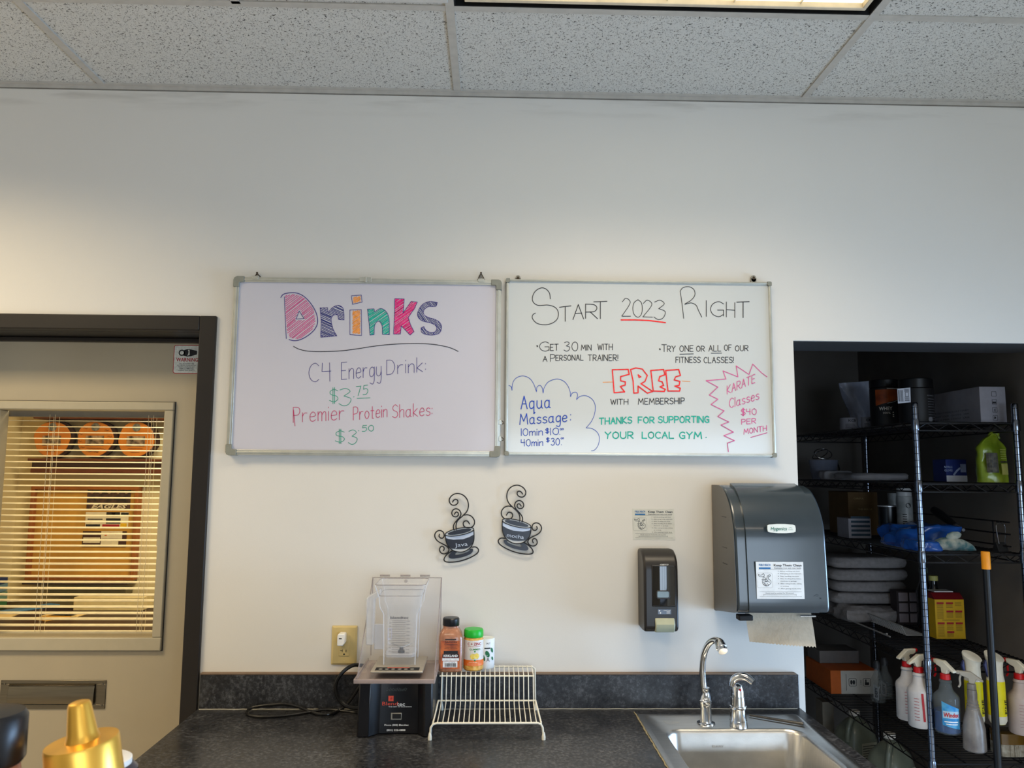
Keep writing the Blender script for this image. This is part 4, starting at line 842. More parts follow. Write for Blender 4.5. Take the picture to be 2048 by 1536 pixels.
# ================================================================== BLENDER
BB = mat('blender_black', (14, 14, 18), .3, coat=.3); CLR = mat('clear_plastic', (206, 200, 200), .08, alpha=.14, var=.02); CLRD = mat('clear_plastic_edge', (150, 140, 140), .1, alpha=.5)
SMK = mat('tray_smoke_plastic', (176, 160, 156), .15, alpha=.55)
t = thing('blender', 'black countertop blender with a clear square jar and open clear sound cover', 'blender', (-.27, 2.44, CT))
ft = [(-.378, 2.57), (-.378, 2.337), (-.374, 2.333), (-.344, 2.333), (-.320, 2.360), (-.314, 2.362), (-.212, 2.362), (-.205, 2.360), (-.190, 2.340), (-.182, 2.334), (-.164, 2.334), (-.160, 2.338), (-.160, 2.57)]
g = G(); prism(g, ft, lambda u, v, q: (u if q < 1 else u+.004*(1 if u < -.27 else -.4), v, q), CT+.002, 1.066); build('motor_base', g, BB, t, bevel=.0012)
g = G(); f = lambda u, v: (u, 2.3608, v)
def tb(m, nm, items, yy=2.3612):
    g = G(); ff = lambda u, v: (u, yy, v)
    for s, px, py, h, w_, kw in items: p = onY(px, py, yy); text(g, s, ff, p.x, p.z, h, w_, **kw)
    return build(nm, g, m, t)
tb(INK('orange_red', (232, 84, 62)), 'red_lettering', [('Blend', 780, 1407, .0105, .045, {})])
tb(WHT, 'white_lettering', [('tec', 802, 1408, .0105, .023, dict(bold=.01)), ('THE ART OF BLENDING', 800, 1413.5, .0024, .067, dict(bold=.03)), ('Phone (800) Blendtec', 793, 1450, .0045, .07, dict(bold=.02)), ('(801) 222-0888', 792, 1460, .005, .054, dict(bold=.02)), ('Made in U.S.A.', 793, 1367, .002, .028, {})])
p = onY(782, 1397, 2.361); g = G(); box(g, p.x-.0075, p.x+.0075, 2.3604, 2.3612, p.z-.0075, p.z+.0075); build('logo_square', g, INK('orange_red', 0), t)
g = G(); ribbon(g, [(p.x+.0042*(.3+k*.04)*math.cos(k*.45)*.8, p.z+.0042*(.3+k*.04)*math.sin(k*.45)*.8) for k in range(18)], .0012, lambda u, v: (u, 2.3601, v)); build('logo_swirl', g, REDI, t)
g = G(); p = onY(793, 1379, 2.361); f = lambda u, v: (u, 2.3611, v); random.seed(2)
for k in range(14): ribbon(g, [(p.x-.03+.0043*k+random.uniform(-.001, .001), p.z-.004), (p.x-.026+.0043*k, p.z+random.uniform(.001, .005))], .0014, f)
build('scuffed_label', g, INK('scuff', (70, 76, 74)), t)
p = onY(793, 1432, 2.361); g = G(); box(g, p.x-.016, p.x+.015, 2.358, 2.3619, p.z-.010, p.z+.009); build('switch_bezel', g, mat('bezel_silver', (176, 172, 160), .3, .5), t, bevel=.001)
g = G(); box(g, p.x-.0115, p.x+.0135, 2.3555, 2.3579, p.z-.0062, p.z+.0075); build('rocker_switch', g, MBLACK, t, bevel=.001)
# sound cover tray, back, sides
ex0, ex1, ey0, ey1, ez = -.388, -.155, 2.322, 2.582, 1.0665
g = G(); box(g, ex0, ex1, ey0, ey1, ez, ez+.005)
box(g, ex0, ex1, ey0, ey0+.004, ez+.005, ez+.012); box(g, ex0, ex0+.004, ey0+.004, ey1, ez+.005, ez+.012); box(g, ex1-.004, ex1, ey0+.004, ey1, ez+.005, ez+.012); build('cover_tray', g, SMK, t, bevel=.001)
bx0_, bx1_ = ex0+.008, ex1-.0
g = G(); box(g, bx0_, bx1_, ey1-.004, ey1, ez+.005, 1.330); build('cover_back_panel', g, CLR, t)
for x in (bx0_, bx1_-.004):
    g = G(); prism(g, [(ey1-.004, 1.325), (ey1-.004, ez+.012), (ey0+.01, ez+.012), (ey0+.012, ez+.026)], lambda u, v, q: (q, u, v), x, x+.004); build('cover_side_panel', g, CLR, t)
    g = G(); tube(g, [(x+.002, ey1-.004, 1.326), (x+.002, ey0+.012, ez+.026)], .0018, 6); build('side_edge', g, CLRD, t)
    g = G(); tube(g, [(x+.002, ey1-.002, 1.33), (x+.002, ey1-.002, ez+.02)], .0016, 6); build('back_edge', g, CLRD, t)
g = G(); tube(g, [(bx0_, ey1-.002, 1.33), (bx1_, ey1-.002, 1.33)], .0012, 6); build('top_edge', g, CLRD, t)
for px in (770, 811, 850):
    p = onY(px, 1154, ey1); g = G(); tube(g, [(p.x-.016, ey1-.002, 1.3365), (p.x+.016, ey1-.002, 1.3365)], .003, 8); build('hinge_knuckle', g, CLRD, t)
p = onY(812, 1162, ey1-.006); g = G(); lathe(g, [(.0055, 0), (.0055, .004), (.003, .005)], (0, 0, 0), 14); g.xf(Matrix.Translation(p) @ Matrix.Rotation(R(90), 4, 'X')); build('knob', g, CLRD, t, smooth=True)
# top pad
g = G(); box(g, -.345, -.193, 2.352, 2.54, ez+.0215, ez+.028); build('top_pad', g, mat('pad_silver', (176, 168, 154), .35, .5), t, bevel=.002)
g = G(); box(g, -.345+.012, -.193-.012, 2.36, 2.392, ez+.0281, ez+.0288); kp_ = build('control_strip', g, MBLACK, t)
g = G()
for i in range(6): lathe(g, [(.006, 0), (.006, .0005)], (-.318+.0185*i, 2.370, ez+.0289), 10)
build('buttons', g, INK('grey_btn', (150, 148, 140)), t)
g = G(); text(g, 'CONTROLS READY', lambda u, v: (u, v, ez+.0290), -.268, 2.386, .004, .07) if False else box(g, -.30, -.235, 2.384, 2.388, ez+.0289, ez+.0291); build('display_line', g, INK('orange_red', 0), t)
# jar
jx, jy, jz = -.2685, 2.462, ez+.029
JAR = mat('jar_clear', (214, 216, 218), .06, alpha=.13, var=.02); JARF = mat('jar_frosted', (206, 208, 214), .3, alpha=.42, var=.02)
jar_g = G(); lathe(jar_g, [(.052, .0), (.052, .020), (.0525, .024), (.0530, .055), (.0550, .146), (.057, .153), (.0675, .172), (.070, .20), (.075, .220), (.0835, .238), (.0822, .238), (.0735, .220), (.0665, .173), (.0555, .156), (.0520, .056), (.049, .034)], (jx, jy, jz), 40, .92, .92, sq=7, cap=False)
jar = build('jar', jar_g, JAR, t, smooth=True)
g = G(); lathe(g, [(.0695, -.0012), (.0715, 0), (.0695, .0012)], (jx, jy, jz+.215), 40, .95, .95, sq=7); build('fill_rim_line', g, CLRD, jar) if False else None
g = G(); lp = [(jx+.0825*.92*u, jy+.0825*.92*v, jz+.2385) for u, v in [(p[0]/.5, p[1]/.5) for p in rrect(1, 1, .12, 5)]]; tube(g, lp, .0012, 6, True); build('jar_rim', g, CLRD, jar)
g = G(); lp = [(jx+.0705*.92*u, jy+.0705*.92*v, jz+.205) for u, v in [(p[0]/.5, p[1]/.5) for p in rrect(1, 1, .12, 5)]]; tube(g, lp, .0009, 6, True); build('jar_rib', g, CLRD, jar)
for sx_ in (-1, 1):
    for sy_ in (-1, 1):
        g = G(); tube(g, [(jx+sx_*.0465, jy+sy_*.0465, jz+.002), (jx+sx_*.0475, jy+sy_*.0475, jz+.055), (jx+sx_*.050, jy+sy_*.050, jz+.150), (jx+sx_*.0605, jy+sy_*.0605, jz+.172), (jx+sx_*.063, jy+sy_*.063, jz+.20), (jx+sx_*.0745, jy+sy_*.0745, jz+.237)], .0014, 6); build('jar_corner', g, mat('clear_highlight', (225, 226, 230), .1, alpha=.55), jar)
g = G(); lathe(g, [(.047, .022), (.050, .030), (.0475, .034), (.030, .026), (.012, .024)], (jx, jy, jz), 32, .92, .92, sq=5); build('jar_floor', g, JARF, jar, smooth=True)
g = G(); hz0, hz1 = jz+.055, jz+.215
HP = [(-.104, hz0+.0), (-.107, hz1-.028), (-.104, hz1-.018), (-.062, hz1+.006), (-.062, hz1-.012), (-.080, hz1-.026), (-.081, hz0)]
prism(g, HP, lambda u, v, q: (jx+u, q, v), jy-.034, jy-.004); build('handle', g, mat('handle_frosted', (214, 216, 220), .2, alpha=.38), jar, bevel=.004)
g = G(); box(g, jx-.0800, jx-.0525, jy-.022, jy-.014, hz0-.015, jz+.115); build('handle_web', g, JARF, jar, bevel=.002)
g = G(); lathe(g, [(.010, .026), (.010, .034), (.006, .036), (.006, .042)], (jx, jy, jz), 16); build('blade_hub', g, mat('hub_dark', (70, 68, 70), .3, .6), jar, smooth=True)
for sg in (-1, 1):
    g = G(); prism(g, [(0, -.006), (.026*sg, -.003), (.034*sg, 0), (.026*sg, .005), (0, .006)], lambda u, v, q: (jx+u, jy+v, jz+.042+abs(u)*.35+q), 0, .0015); build('blade', g, CHROME, jar)
yj = jy-.0523; f = lambda u, v: (u, yj-.001, v)
GRAY = INK('print_grey', (70, 72, 82)); g = G(); p = onY(799, 1235, yj); text(g, 'blendtec', f, p.x, p.z, .0085, .054, bold=.01); q0 = onY(799, 1242, yj); q1 = onY(799, 1306, yj)
for k in range(19):
    z = q0.z+(q1.z-q0.z)*k/18; quad(g, f, p.x-.021, p.x+.019, z, z+.0007)
    if k % 2 == 1: text(g, str(32-2*(k//2)), f, p.x-.027, z, .0028, .005)
    if k % 2 == 0: text(g, str(950-100*(k//2) if k < 18 else 50), f, p.x+.0265, z, .0028, .009)
build('measure_print', g, GRAY, jar)
g = G(); ribbon(g, [(p.x-.033, q0.z-.022), (p.x-.0225, q0.z-.022), (p.x-.0225, q0.z-.052), (p.x-.033, q0.z-.052), (p.x-.033, q0.z-.022)], .0006, f); build('blue_mark', g, INK('pale_blue', (130, 140, 190)), jar)
# cord
def cpt(u, v, yy=None):
    px, py = 480+u/6.981, 1230+v/6.981
    if yy: return onY(px, py, yy)
    p = onZ(px, py, CT+.006)
    return p if p.y < 2.575 else onY(px, py, 2.575)
CORD = mat('cord_rubber', (22, 21, 20), .3)
g = G(); P = [cpt(*a) for a in ((1720, 1365, 2.47), (1640, 1362), (1450, 1338), (1200, 1318), (1000, 1348), (700, 1395), (400, 1420), (190, 1410), (95, 1375), (140, 1305), (300, 1270), (450, 1255), (620, 1246), (800, 1280), (950, 1338), (1080, 1378), (1250, 1385), (1380, 1335))]+[cpt(1490, 1255, 2.56), cpt(1600, 1110, 2.56), cpt(1670, 1000, 2.56), cpt(1740, 930, 2.57)]
tube(g, smooth_pts(P, 5), .0045, 8); build('power_cord', g, CORD, t, smooth=True)
g = G(); P = [cpt(1760, 715, 2.585), cpt(1690, 704, 2.585), cpt(1590, 700, 2.575), cpt(1480, 758, 2.565), cpt(1385, 860, 2.56), cpt(1338, 975, 2.56), cpt(1350, 1100, 2.56), cpt(1405, 1205, 2.56), cpt(1500, 1275, 2.555), cpt(1640, 1300, 2.55), cpt(1740, 1310, 2.55)]
tube(g, smooth_pts(P, 5), .0062, 8); build('cord_loop', g, CORD, t, smooth=True)

# ================================================================== WHITE WIRE RACK + JARS
t = thing('wire_step_rack', 'white coated two-tier wire rack on the counter right of the blender', 'wire rack', (-.004, 2.45, CT))
ZU, ZL = 1.0495, .961; YU0, YU1, YL0, YM = 2.487, 2.590, 2.312, 2.470
def rail(P, r=.0027, nm='rail'): g = G(); tube(g, P, r, 8); build(nm, g, CREAM, t, smooth=True)
rail([(-.166, YL0, CT+.004), (-.164, YL0, ZL-.012), (-.158, YL0, ZL-.003), (-.148, YL0, ZL), (.140, YL0, ZL), (.149, YL0, ZL-.003), (.154, YL0, ZL-.012), (.157, YL0, CT+.004)], .0032, 'front_leg_frame')
rail([(-.150, YU1, CT+.004), (-.150, YU1, ZU-.008), (-.144, YU1, ZU), (.139, YU1, ZU), (.147, YU1, ZU-.006), (.149, YU1, CT+.004)], .003, 'back_leg_frame')
for x, y in ((-.166, YL0), (.157, YL0), (-.150, YU1), (.149, YU1)): g = G(); lathe(g, [(.0055, 0), (.0058, .008), (.0042, .016), (.0034, .02)], (x, y, CT+.0005), 12); build('foot_cap', g, CREAM, t, smooth=True)
rail([(-.152, YU0, ZU-.003), (.139, YU0, ZU-.003)]); rail([(-.154, YM, .978), (.143, YM, .978)]); 
rail([(-.154, YM+.0, .978), (-.158, YL0, ZL)], .0027); rail([(.143, YM, .978), (.150, YL0, ZL)], .0027)
w0 = None
for i in range(20):
    x = -.145+.0148*i
    if w0 is None:
        g = G(); tube(g, smooth_pts([(x, YU1, ZU+.003), (x, YU0+.02, ZU+.003), (x, YU0, ZU), (x, YU0-.006, ZU-.014), (x, YM-.003, .992), (x, YM-.006, .978), (x, YM-.03, .970), (x, YL0+.02, ZL+.004), (x, YL0, ZL+.0035)], 3), .0016, 6); w0 = build('cross_wire', g, CREAM, t, smooth=True)
    else: c = w0.copy(); COL.objects.link(c); c.location.x = .0148*i
ZB = ZU+.0048
# cinnamon
yc = 2.535; a = onY(877, 1300, yc-.03); b = onY(924, 1300, yc-.03); xc = (a.x+b.x)/2; hw = (b.x-a.x)/2; zt = onY(900, 1236, yc).z
t = thing('spice_jar', 'square clear jar of ground cinnamon with black lid, leftmost on the wire rack', 'spice jar', (xc, yc, ZB))
CIN = mat('cinnamon_powder', (168, 112, 80), .35, var=.15, vs=60, coat=.5); zn = zt-ZB-.022
g = G(); lathe(g, [(.033, 0), (.0355, .003), (.0355, zn*.74), (.034, zn*.82), (.026, zn*.92), (.0235, zn*.95), (.0235, zn)], (xc, yc, ZB), 32, hw/.0355, .95, sq=5); build('body', g, CIN, t, smooth=True)
g = G(); lathe(g, [(.0255, zn), (.0262, zn+.001), (.0262, zn+.021), (.0235, zn+.024), (.012, zn+.0242)], (xc, yc, ZB), 28); build('lid', g, BLACK, t, smooth=True)
yy = yc-.0355*.95-.0006; f = lambda u, v: (xc+u, yy-.0004, ZB+v)
g = G(); L = rrect(hw*1.62, zn*.62, .002, 3, 0, zn*.385); g.add([(xc+u, yy, ZB+v) for u, v in L], [tuple(range(len(L)))]); build('label_back', g, mat('label_brown_red', (140, 58, 34), .4, c2=(206, 108, 50), vs=30), t)
g = G()
for s, v, h, w_ in (('SAIGON', .086, .0048, .036), ('Cinnamon', .079, .0048, .040), ('CANELA DE SAIGON', .0715, .0026, .034), ('CANNELLE DE SAIGON', .067, .0026, .04)): text(g, s, f, .002, v*zn/.128, h, w_, bold=.01)
quad(g, f, -.016, .018, .0915*zn/.128, .0945*zn/.128); quad(g, f, -.02, .024, .052*zn/.128, .0605*zn/.128); text(g, 'NET WT 10.7 OZ', f, 0, .0065, .0025, .034); build('label_print', g, K_, t)
g = G(); quad(g, f, -.024, .0275, .0345, .0405+.0035); quad(g, f, -.022, .023, .0145, .033); build('white_labels', g, WHT, t)
f2 = lambda u, v: (xc+u, yy-.0008, ZB+v); g = G(); quad(g, f2, -.0235, .027, .0425, .0545); build('brand_panel', g, K_, t)
g = G(); text(g, 'KIRKLAND', lambda u, v: (xc+u, yy-.0012, ZB+v), .002, .0495, .0068, .044, bold=.03); build('brand_lettering', g, WHT, t)
g = G(); text(g, 'SIGNATURE', lambda u, v: (xc+u, yy-.0012, ZB+v), .002, .0442, .002, .044); build('red_lettering', g, REDI, t)
g = G(); random.seed(9); x = -.016
while x < .018: w_ = random.choice((.0007, .0012, .002)); quad(g, f2, x, x+w_, .0165, .0275); x += w_+random.choice((.0008, .0013))
text(g, 'ITEM / ART 1061082', f2, 0, .0305, .0018, .034); build('barcode', g, K_, t)
# gummies
yc = 2.540; a = onY(927, 1300, yc); b = onY(967, 1300, yc); xc = (a.x+b.x)/2; r_ = (b.x-a.x)/2; zt = onY(947, 1257, yc).z; H = zt-ZB
t = thing('vitamin_jar', 'clear gummy vitamin jar with bright green lid and orange white label', 'vitamin jar', (xc, yc, ZB))
g = G(); lathe(g, [(r_*.9, 0), (r_, .004), (r_, H-.030), (r_*.9, H-.024)], (xc, yc, ZB), 32); build('body', g, mat('gummies_amber', (196, 138, 52), .25, c2=(232, 186, 96), vs=90, coat=.6), t, smooth=True)
g = G(); lathe(g, [(r_*.97, H-.0235), (r_*.99, H-.022), (r_*.97, H-.004), (r_*.9, H), (r_*.3, H+.0005)], (xc, yc, ZB), 36); build('lid', g, mat('lid_green', (30, 176, 48), .35), t, smooth=True)
def cyl(r, yc, xc, zb, sy=1):
    return lambda u, v: (xc+r*math.sin(u/r), yc-r*sy*math.cos(u/r), zb+v)
cf = cyl(r_+.0004, yc, xc, ZB); cf2 = cyl(r_+.0008, yc, xc, ZB)
g = G(); quad(g, cf, -.038, .048, .034, H-.031, 14); build('label_white', g, mat('label_white', (226, 222, 216), .4), t)
g = G(); quad(g, cf, -.040, .048, .016, .0339, 14); build('label_orange', g, mat('label_orange', (234, 116, 40), .4), t)
g = G(); text(g, 'C + ZINC', cf2, .004, H-.041, .0085, .046, bold=.02); text(g, 'IMMUNE SUPPORT', cf2, .004, H-.049, .0026, .042); build('red_lettering', g, REDI, t)
g = G(); text(g, 'GUMMIES', cf2, .006, H-.0575, .0055, .036, bold=.01)
for q in (0, 1): g.add([cf2(.005+.003*math.cos(k), .0335+.0025*math.sin(k)+q*.0265) for k in (i*.9 for i in range(7))], [tuple(range(7))])
build('green_lettering', g, INK('leaf_green', (40, 130, 60)), t)
cf3 = cyl(r_+.0014, yc, xc, ZB)
for du, dv in ((-.0015, .0455), (.011, .0465)): g = G(); g.add([cf3(du+.0085*math.cos(k), dv+.0085*math.sin(k)) for k in (i*math.pi/9 for i in range(18))], [tuple(range(18))]); build('lemon_picture', g, mat('lemon_yellow', (232, 198, 60), .5, c2=(244, 224, 130), vs=120), t)
g = G(); text(g, 'WITH VITAMIN C', cf2, .002, .0275, .0024, .034, bold=.02)
for v in (.0225, .019): quad(g, cf2, -.02, .03, v, v+.0006, 8)
build('label_print', g, INK('peach', (250, 214, 180)), t)
# salt
yc = 2.566; a = onY(960, 1300, yc); b = onY(989, 1300, yc); xc = (a.x+b.x)/2+.001; r_ = .0262; xc = b.x-r_; zt = onY(975, 1275, yc).z; H = zt-ZB
t = thing('salt_canister', 'small white round canister with green leaf print, right of the green-lidded jar', 'canister', (xc, yc, ZB))
g = G(); lathe(g, [(r_*.96, 0), (r_, .002), (r_, H-.002), (r_*.95, H), (r_*.9, H-.002)], (xc, yc, ZB), 32); build('body', g, mat('canister_white', (226, 230, 232), .45), t, smooth=True)
cf = cyl(r_+.0005, yc, xc, ZB); K = H/.1
g = G(); text(g, 'A', cf, .006, .029, .012, .010, bold=.0); quad(g, cf, -.006, .014, .067*K, .0715*K, 5); text(g, 'SALT', cf, .006, .086*K, .005, .014); build('dark_print', g, K_, t)
g = G()
for (u, v, ru, rv) in ((.004, .050, .007, .010), (.020, .062, .005, .008), (-.008, .038, .004, .010), (.022, .034, .004, .006)): g.add([cf(u+ru*math.cos(k)-rv*.3*math.sin(k), v*K+rv*math.sin(k)) for k in (i*math.pi/7 for i in range(14))], [tuple(range(14))])
build('leaf_print', g, INK('dark_green', (24, 104, 62)), t)

# ================================================================== SOAP DISPENSER
x0, x1, z0, z1 = .488, .598, 1.168, 1.424; yf = D-.108
t = thing('soap_dispenser', 'black wall mounted soap dispenser with pale push lever below the sign', 'soap dispenser', ((x0+x1)/2, D, z0))
SB = mat('soap_black', (34, 31, 30), .38)
pf = [(D-.001, z0+.004), (D-.001, z1), (D-.055, z1+.001), (D-.085, z1-.012), (yf+.004, z1-.034), (yf, z1-.06), (yf, z0+.016), (yf+.012, z0+.004), (D-.06, z0+.002)]
g = G(); prism(g, pf, lambda u, v, q: (q, u, v), x0, x1); build('housing', g, SB, t, bevel=.009, bseg=4)
wx0_, wx1_ = x0+.028, x1-.012
g = G(); box(g, wx0_-.003, wx1_+.003, yf-.003, yf+.004, z0+.084, z1-.042); build('window_bezel', g, SB, t, bevel=.003)
g = G(); prism(g, [(wx0_, yf-.0031), (wx1_, yf-.0031)]+[(wx1_+(wx0_-wx1_)*k/12, yf-.0036-.0055*math.sin(math.pi*k/12)) for k in range(13)], lambda u, v, q: (u, v, q), z0+.088, z1-.046); build('gloss_panel', g, mat('gloss_black', (8, 9, 12), .05, coat=1), t, smooth=True)
p = onY(1326, 1189, yf-.006); g = G(); prism(g, rrect(.044, .026, .006, 4, p.x, p.z), XZ(0), yf-.0118, yf-.0060); build('viewport_frame', g, SB, t, bevel=.001)
g = G(); prism(g, rrect(.036, .0185, .004, 4, p.x-.001, p.z+.001), XZ(0), yf-.0126, yf-.0119); build('viewport', g, mat('viewport_blue', (120, 144, 158), .2), t)
p = onY(1330, 1129, yf-.006); g = G(); text(g, 'BETCO', lambda u, v: (u, yf-.0100, v), p.x, p.z, .0042, .02, bold=.02, italic=.2); ribbon(g, [(p.x-.017, p.z-.0005), (p.x-.012, p.z+.002), (p.x-.012, p.z-.002), (p.x-.017, p.z-.0005)], .0008, lambda u, v: (u, yf-.0100, v)); build('maker_lettering', g, WHT, t)
p = onY(1329, 1223.5, yf-.002); g = G(); box(g, p.x-.021, p.x+.021, yf-.0022, yf-.0002, p.z-.0075, p.z+.0075); build('label', g, mat('label_slate', (98, 112, 132), .3), t)
g = G(); f = lambda u, v: (u, yf-.0026, v); text(g, 'FOAMING HAND', f, p.x+.008, p.z+.004, .0026, .022, bold=.02); text(g, 'WASH', f, p.x+.012, p.z+.0, .0026, .011, bold=.02); text(g, 'SOAP', f, p.x+.012, p.z-.004, .0026, .011, bold=.02)
for a, b in ((-.016, .003), (-.013, -.0035)): g.add([f(p.x+a+.0025*math.cos(k), p.z+b+.0025*math.sin(k)) for k in (i*.8 for i in range(8))], [tuple(range(8))])
build('label_print', g, WHT, t)
p = onY(1330.5, 1250, yf-.006); g = G(); prism(g, [(yf-.001, p.z+.0205), (yf+.05, p.z+.0205), (yf+.05, p.z-.018), (yf+.02, p.z-.026), (yf+.0, p.z-.024), (yf-.009, p.z-.012), (yf-.011, p.z+.002)], lambda u, v, q: (q, u, v), p.x-.031, p.x+.031); build('push_lever', g, mat('lever_pale', (172, 174, 148), .3), t, bevel=.003)

# ================================================================== PAPER TOWEL DISPENSER
x0, x1 = .738, 1.018
t = thing('paper_towel_dispenser', 'large smoky dark paper towel dispenser with white oval badge by the closet opening', 'towel dispenser', ((x0+x1)/2, D, 1.225))
SMOKE = mat('smoky_plastic', (42, 53, 61), .3, coat=.7, var=.03); SMOKE2 = mat('smoky_side', (56, 54, 50), .35, coat=.3, var=.03)
def prof(dy, dz):
    P = [(D-.018, 1.226), (D-.018, 1.634), (D-.10, 1.634), (D-.155, 1.618), (D-.205, 1.575), (D-.238, 1.515), (D-.247, 1.44), (D-.254, 1.34), (D-.256, 1.27), (D-.238, 1.256)]
    return P[:2]+[(q.x, q.y) for q in smooth_pts([(a, b, 0) for a, b in P[2:]], 4)]
g = G(); prism(g, prof(0, 0), lambda u, v, q: (q, u, v), x0, x1); build('cover', g, SMOKE, t, bevel=.008, bseg=4)
g = G(); prism(g, [(D-.0, 1.226), (D-.0, 1.632), (D-.017, 1.634), (D-.017, 1.224)], lambda u, v, q: (q, u, v), x0+.003, x1-.003); build('back_plate', g, mat('back_plate_tan', (120, 104, 84), .5), t)
P = prof(0, 0)[2:]
def front_strip(xa, xb, off, m, nm, lo=0, hi=99):
    Q = [(a, b) for a, b in P]; S = [Vector((a, b, 0)) for a, b in Q[:-3]]
    g = G(); vs = []
    for i, s in enumerate(S):
        tn = (S[min(i+1, len(S)-1)]-S[max(i-1, 0)]).normalized(); nn = Vector((tn.y, -tn.x, 0)); nn = -nn if nn.x > 0 or (abs(nn.x) < .3 and nn.y < 0) else nn
        o_ = s+nn*off; vs += [(xa, o_.x, o_.y), (xb, o_.x, o_.y), (xa, s.x-nn.x*.003, s.y-nn.y*.003), (xb, s.x-nn.x*.003, s.y-nn.y*.003)]
    n_ = len(S); fs = []
    for i in range(n_-1): a = 4*i; b = a+4; fs += [(a, a+1, b+1, b), (a, b, b+2, a+2), (a+1, a+3, b+3, b+1)]
    fs += [(0, 2, 3, 1), (4*n_-4, 4*n_-3, 4*n_-1, 4*n_-2)]
    g.add(vs, fs); return build(nm, g, m, t, smooth=True)
front_strip(x0+.034, x1-.034, .007, SMOKE, 'front_panel')
g = G(); prism(g, [(a*.995+.005*(D-.1), b) for a, b in prof(0, 0)], lambda u, v, q: (q, u, v), x0-.0012, x0-.0002)
build('side_skin', g, SMOKE2, t)
for z in (1.535, 1.44, 1.39): g = G(); box(g, x0-.0022, x0-.0012, D-.17, D-.125, z, z+.0018); build('side_notch', g, K_, t)
yb_ = D-.257-.0075
p = onY(1560, 1056.5, yb_+.012); bz = p.z
Pq = [(-.043, .0), (-.042, .009), (-.036, .0115), (-.012, .0135), (.012, .0135), (.036, .0115), (.042, .009), (.043, 0), (.042, -.009), (.036, -.0115), (.012, -.0135), (-.012, -.0135), (-.036, -.0115), (-.042, -.009)]
yz = yb_+.0035; sl = .07   # panel leans slightly back with height
def onp(u, v, lift=0):  return (p.x+u, yz+v*.12-.0042-lift, bz+v)
g = G(); g.add([onp(u, v) for u, v in Pq]+[onp(u, v, -.003) for u, v in Pq], [tuple(range(14))]+[(i, (i+1) % 14, 14+(i+1) % 14, 14+i) for i in range(14)]); build('badge', g, mat('badge_white', (224, 230, 226), .3), t)
g = G(); text(g, 'Hygenics', lambda u, v: onp(u, v, .0006), -.0085, .0, .0098, .050, bold=.012, italic=.25); ribbon(g, [(p.x+.022+.002*k, bz+.001+.0024*math.sin(k*.63)) for k in range(6)], .0007, lambda u, v: onp(u-p.x, v-bz, .0006)); text(g, 'paper systems', lambda u, v: onp(u, v, .0006), .027, -.003, .0014, .014, bold=.04)
build('green_lettering', g, INK('hyg_green', (12, 108, 92)), t)
p = onY(1632, 1196, yb_+.008); g = G(); f = lambda u, v: (p.x+u, yb_+.0015, p.z+v)
ribbon(g, [(.0105*math.cos(R(a)), .0105*math.sin(R(a))) for a in range(60, 160, 12)], .0012, f); ribbon(g, [(.0105*math.cos(R(a)), .0105*math.sin(R(a))) for a in range(200, 300, 12)], .0012, f)
lp = [(.0065*math.cos(R(a)), .0065*math.sin(R(a))) for a in range(0, 361, 24)]; ribbon(g, lp, .001, f); ribbon(g, [(-.001, -.003), (-.002, .002), (.001, .003), (.002, 0), (0, -.003)], .0008, f); ribbon(g, [(.0085, 0), (.012, 0)], .004, f); build('lock_mark', g, INK('deep_teal', (20, 32, 38)), t)
a = onY(1440, 1222, D-.2); g = G(); box(g, x0+.012, x0+.055, D-.235, D-.20, 1.232, 1.248); build('release_lever', g, MBLACK, t, bevel=.003)
g = G(); tube(g, [(x1-.075, D-.215, 1.243), (x1-.028, D-.215, 1.243)], .0035, 10); build('feed_rod', g, CHROME, t, smooth=True)
# towel
TW = mat('brown_paper_towel', (196, 182, 160), .9, var=.06, vs=60, bump=.35, bs=160); yt = D-.19
A, B, C_, E_ = onY(1490, 1226, yt), onY(1622, 1226, yt), onY(1633, 1295, yt-.035), onY(1500, 1284, yt-.02)
g = G(); nu, nv = 40, 10; vs = []; random.seed(4)
for j in range(nv+1):
    for i in range(nu+1):
        u, v = i/nu, j/nv; q = (A*(1-u)+B*u)*(1-v)+(E_*(1-u)+C_*u)*v; q = q.copy(); q.y += .004*math.sin(u*5+v*2)*v
        if j == nv: q.z += (.0025 if i % 2 else -.0015)*(1 if u > .35 else .3)
        vs.append(q)
fs = [(j*(nu+1)+i, j*(nu+1)+i+1, (j+1)*(nu+1)+i+1, (j+1)*(nu+1)+i) for j in range(nv) for i in range(nu)]
vs2 = [v+Vector((0, .0004, 0)) for v in vs]; n_ = len(vs); g.add(vs+vs2, fs+[tuple(k+n_ for k in reversed(f_)) for f_ in fs])
o = single('paper_towel', g, TW, 'brown paper towel hanging from the dark dispenser with torn serrated edge', 'paper towel', smooth=True)
# sticker on the dispenser
p = onY(1560, 1160.5, yb_); a = onY(1513, 1160, yb_); b = onY(1608, 1160, yb_); c = onY(1560, 1124, yb_); d_ = onY(1560, 1198, yb_)
clean_sign('dispenser_sticker', 'Keep Them Clean sticker stuck on the front of the towel dispenser', p.x, p.z, b.x-a.x, c.z-d_.z, yb_-.0004, -.01, SP2)

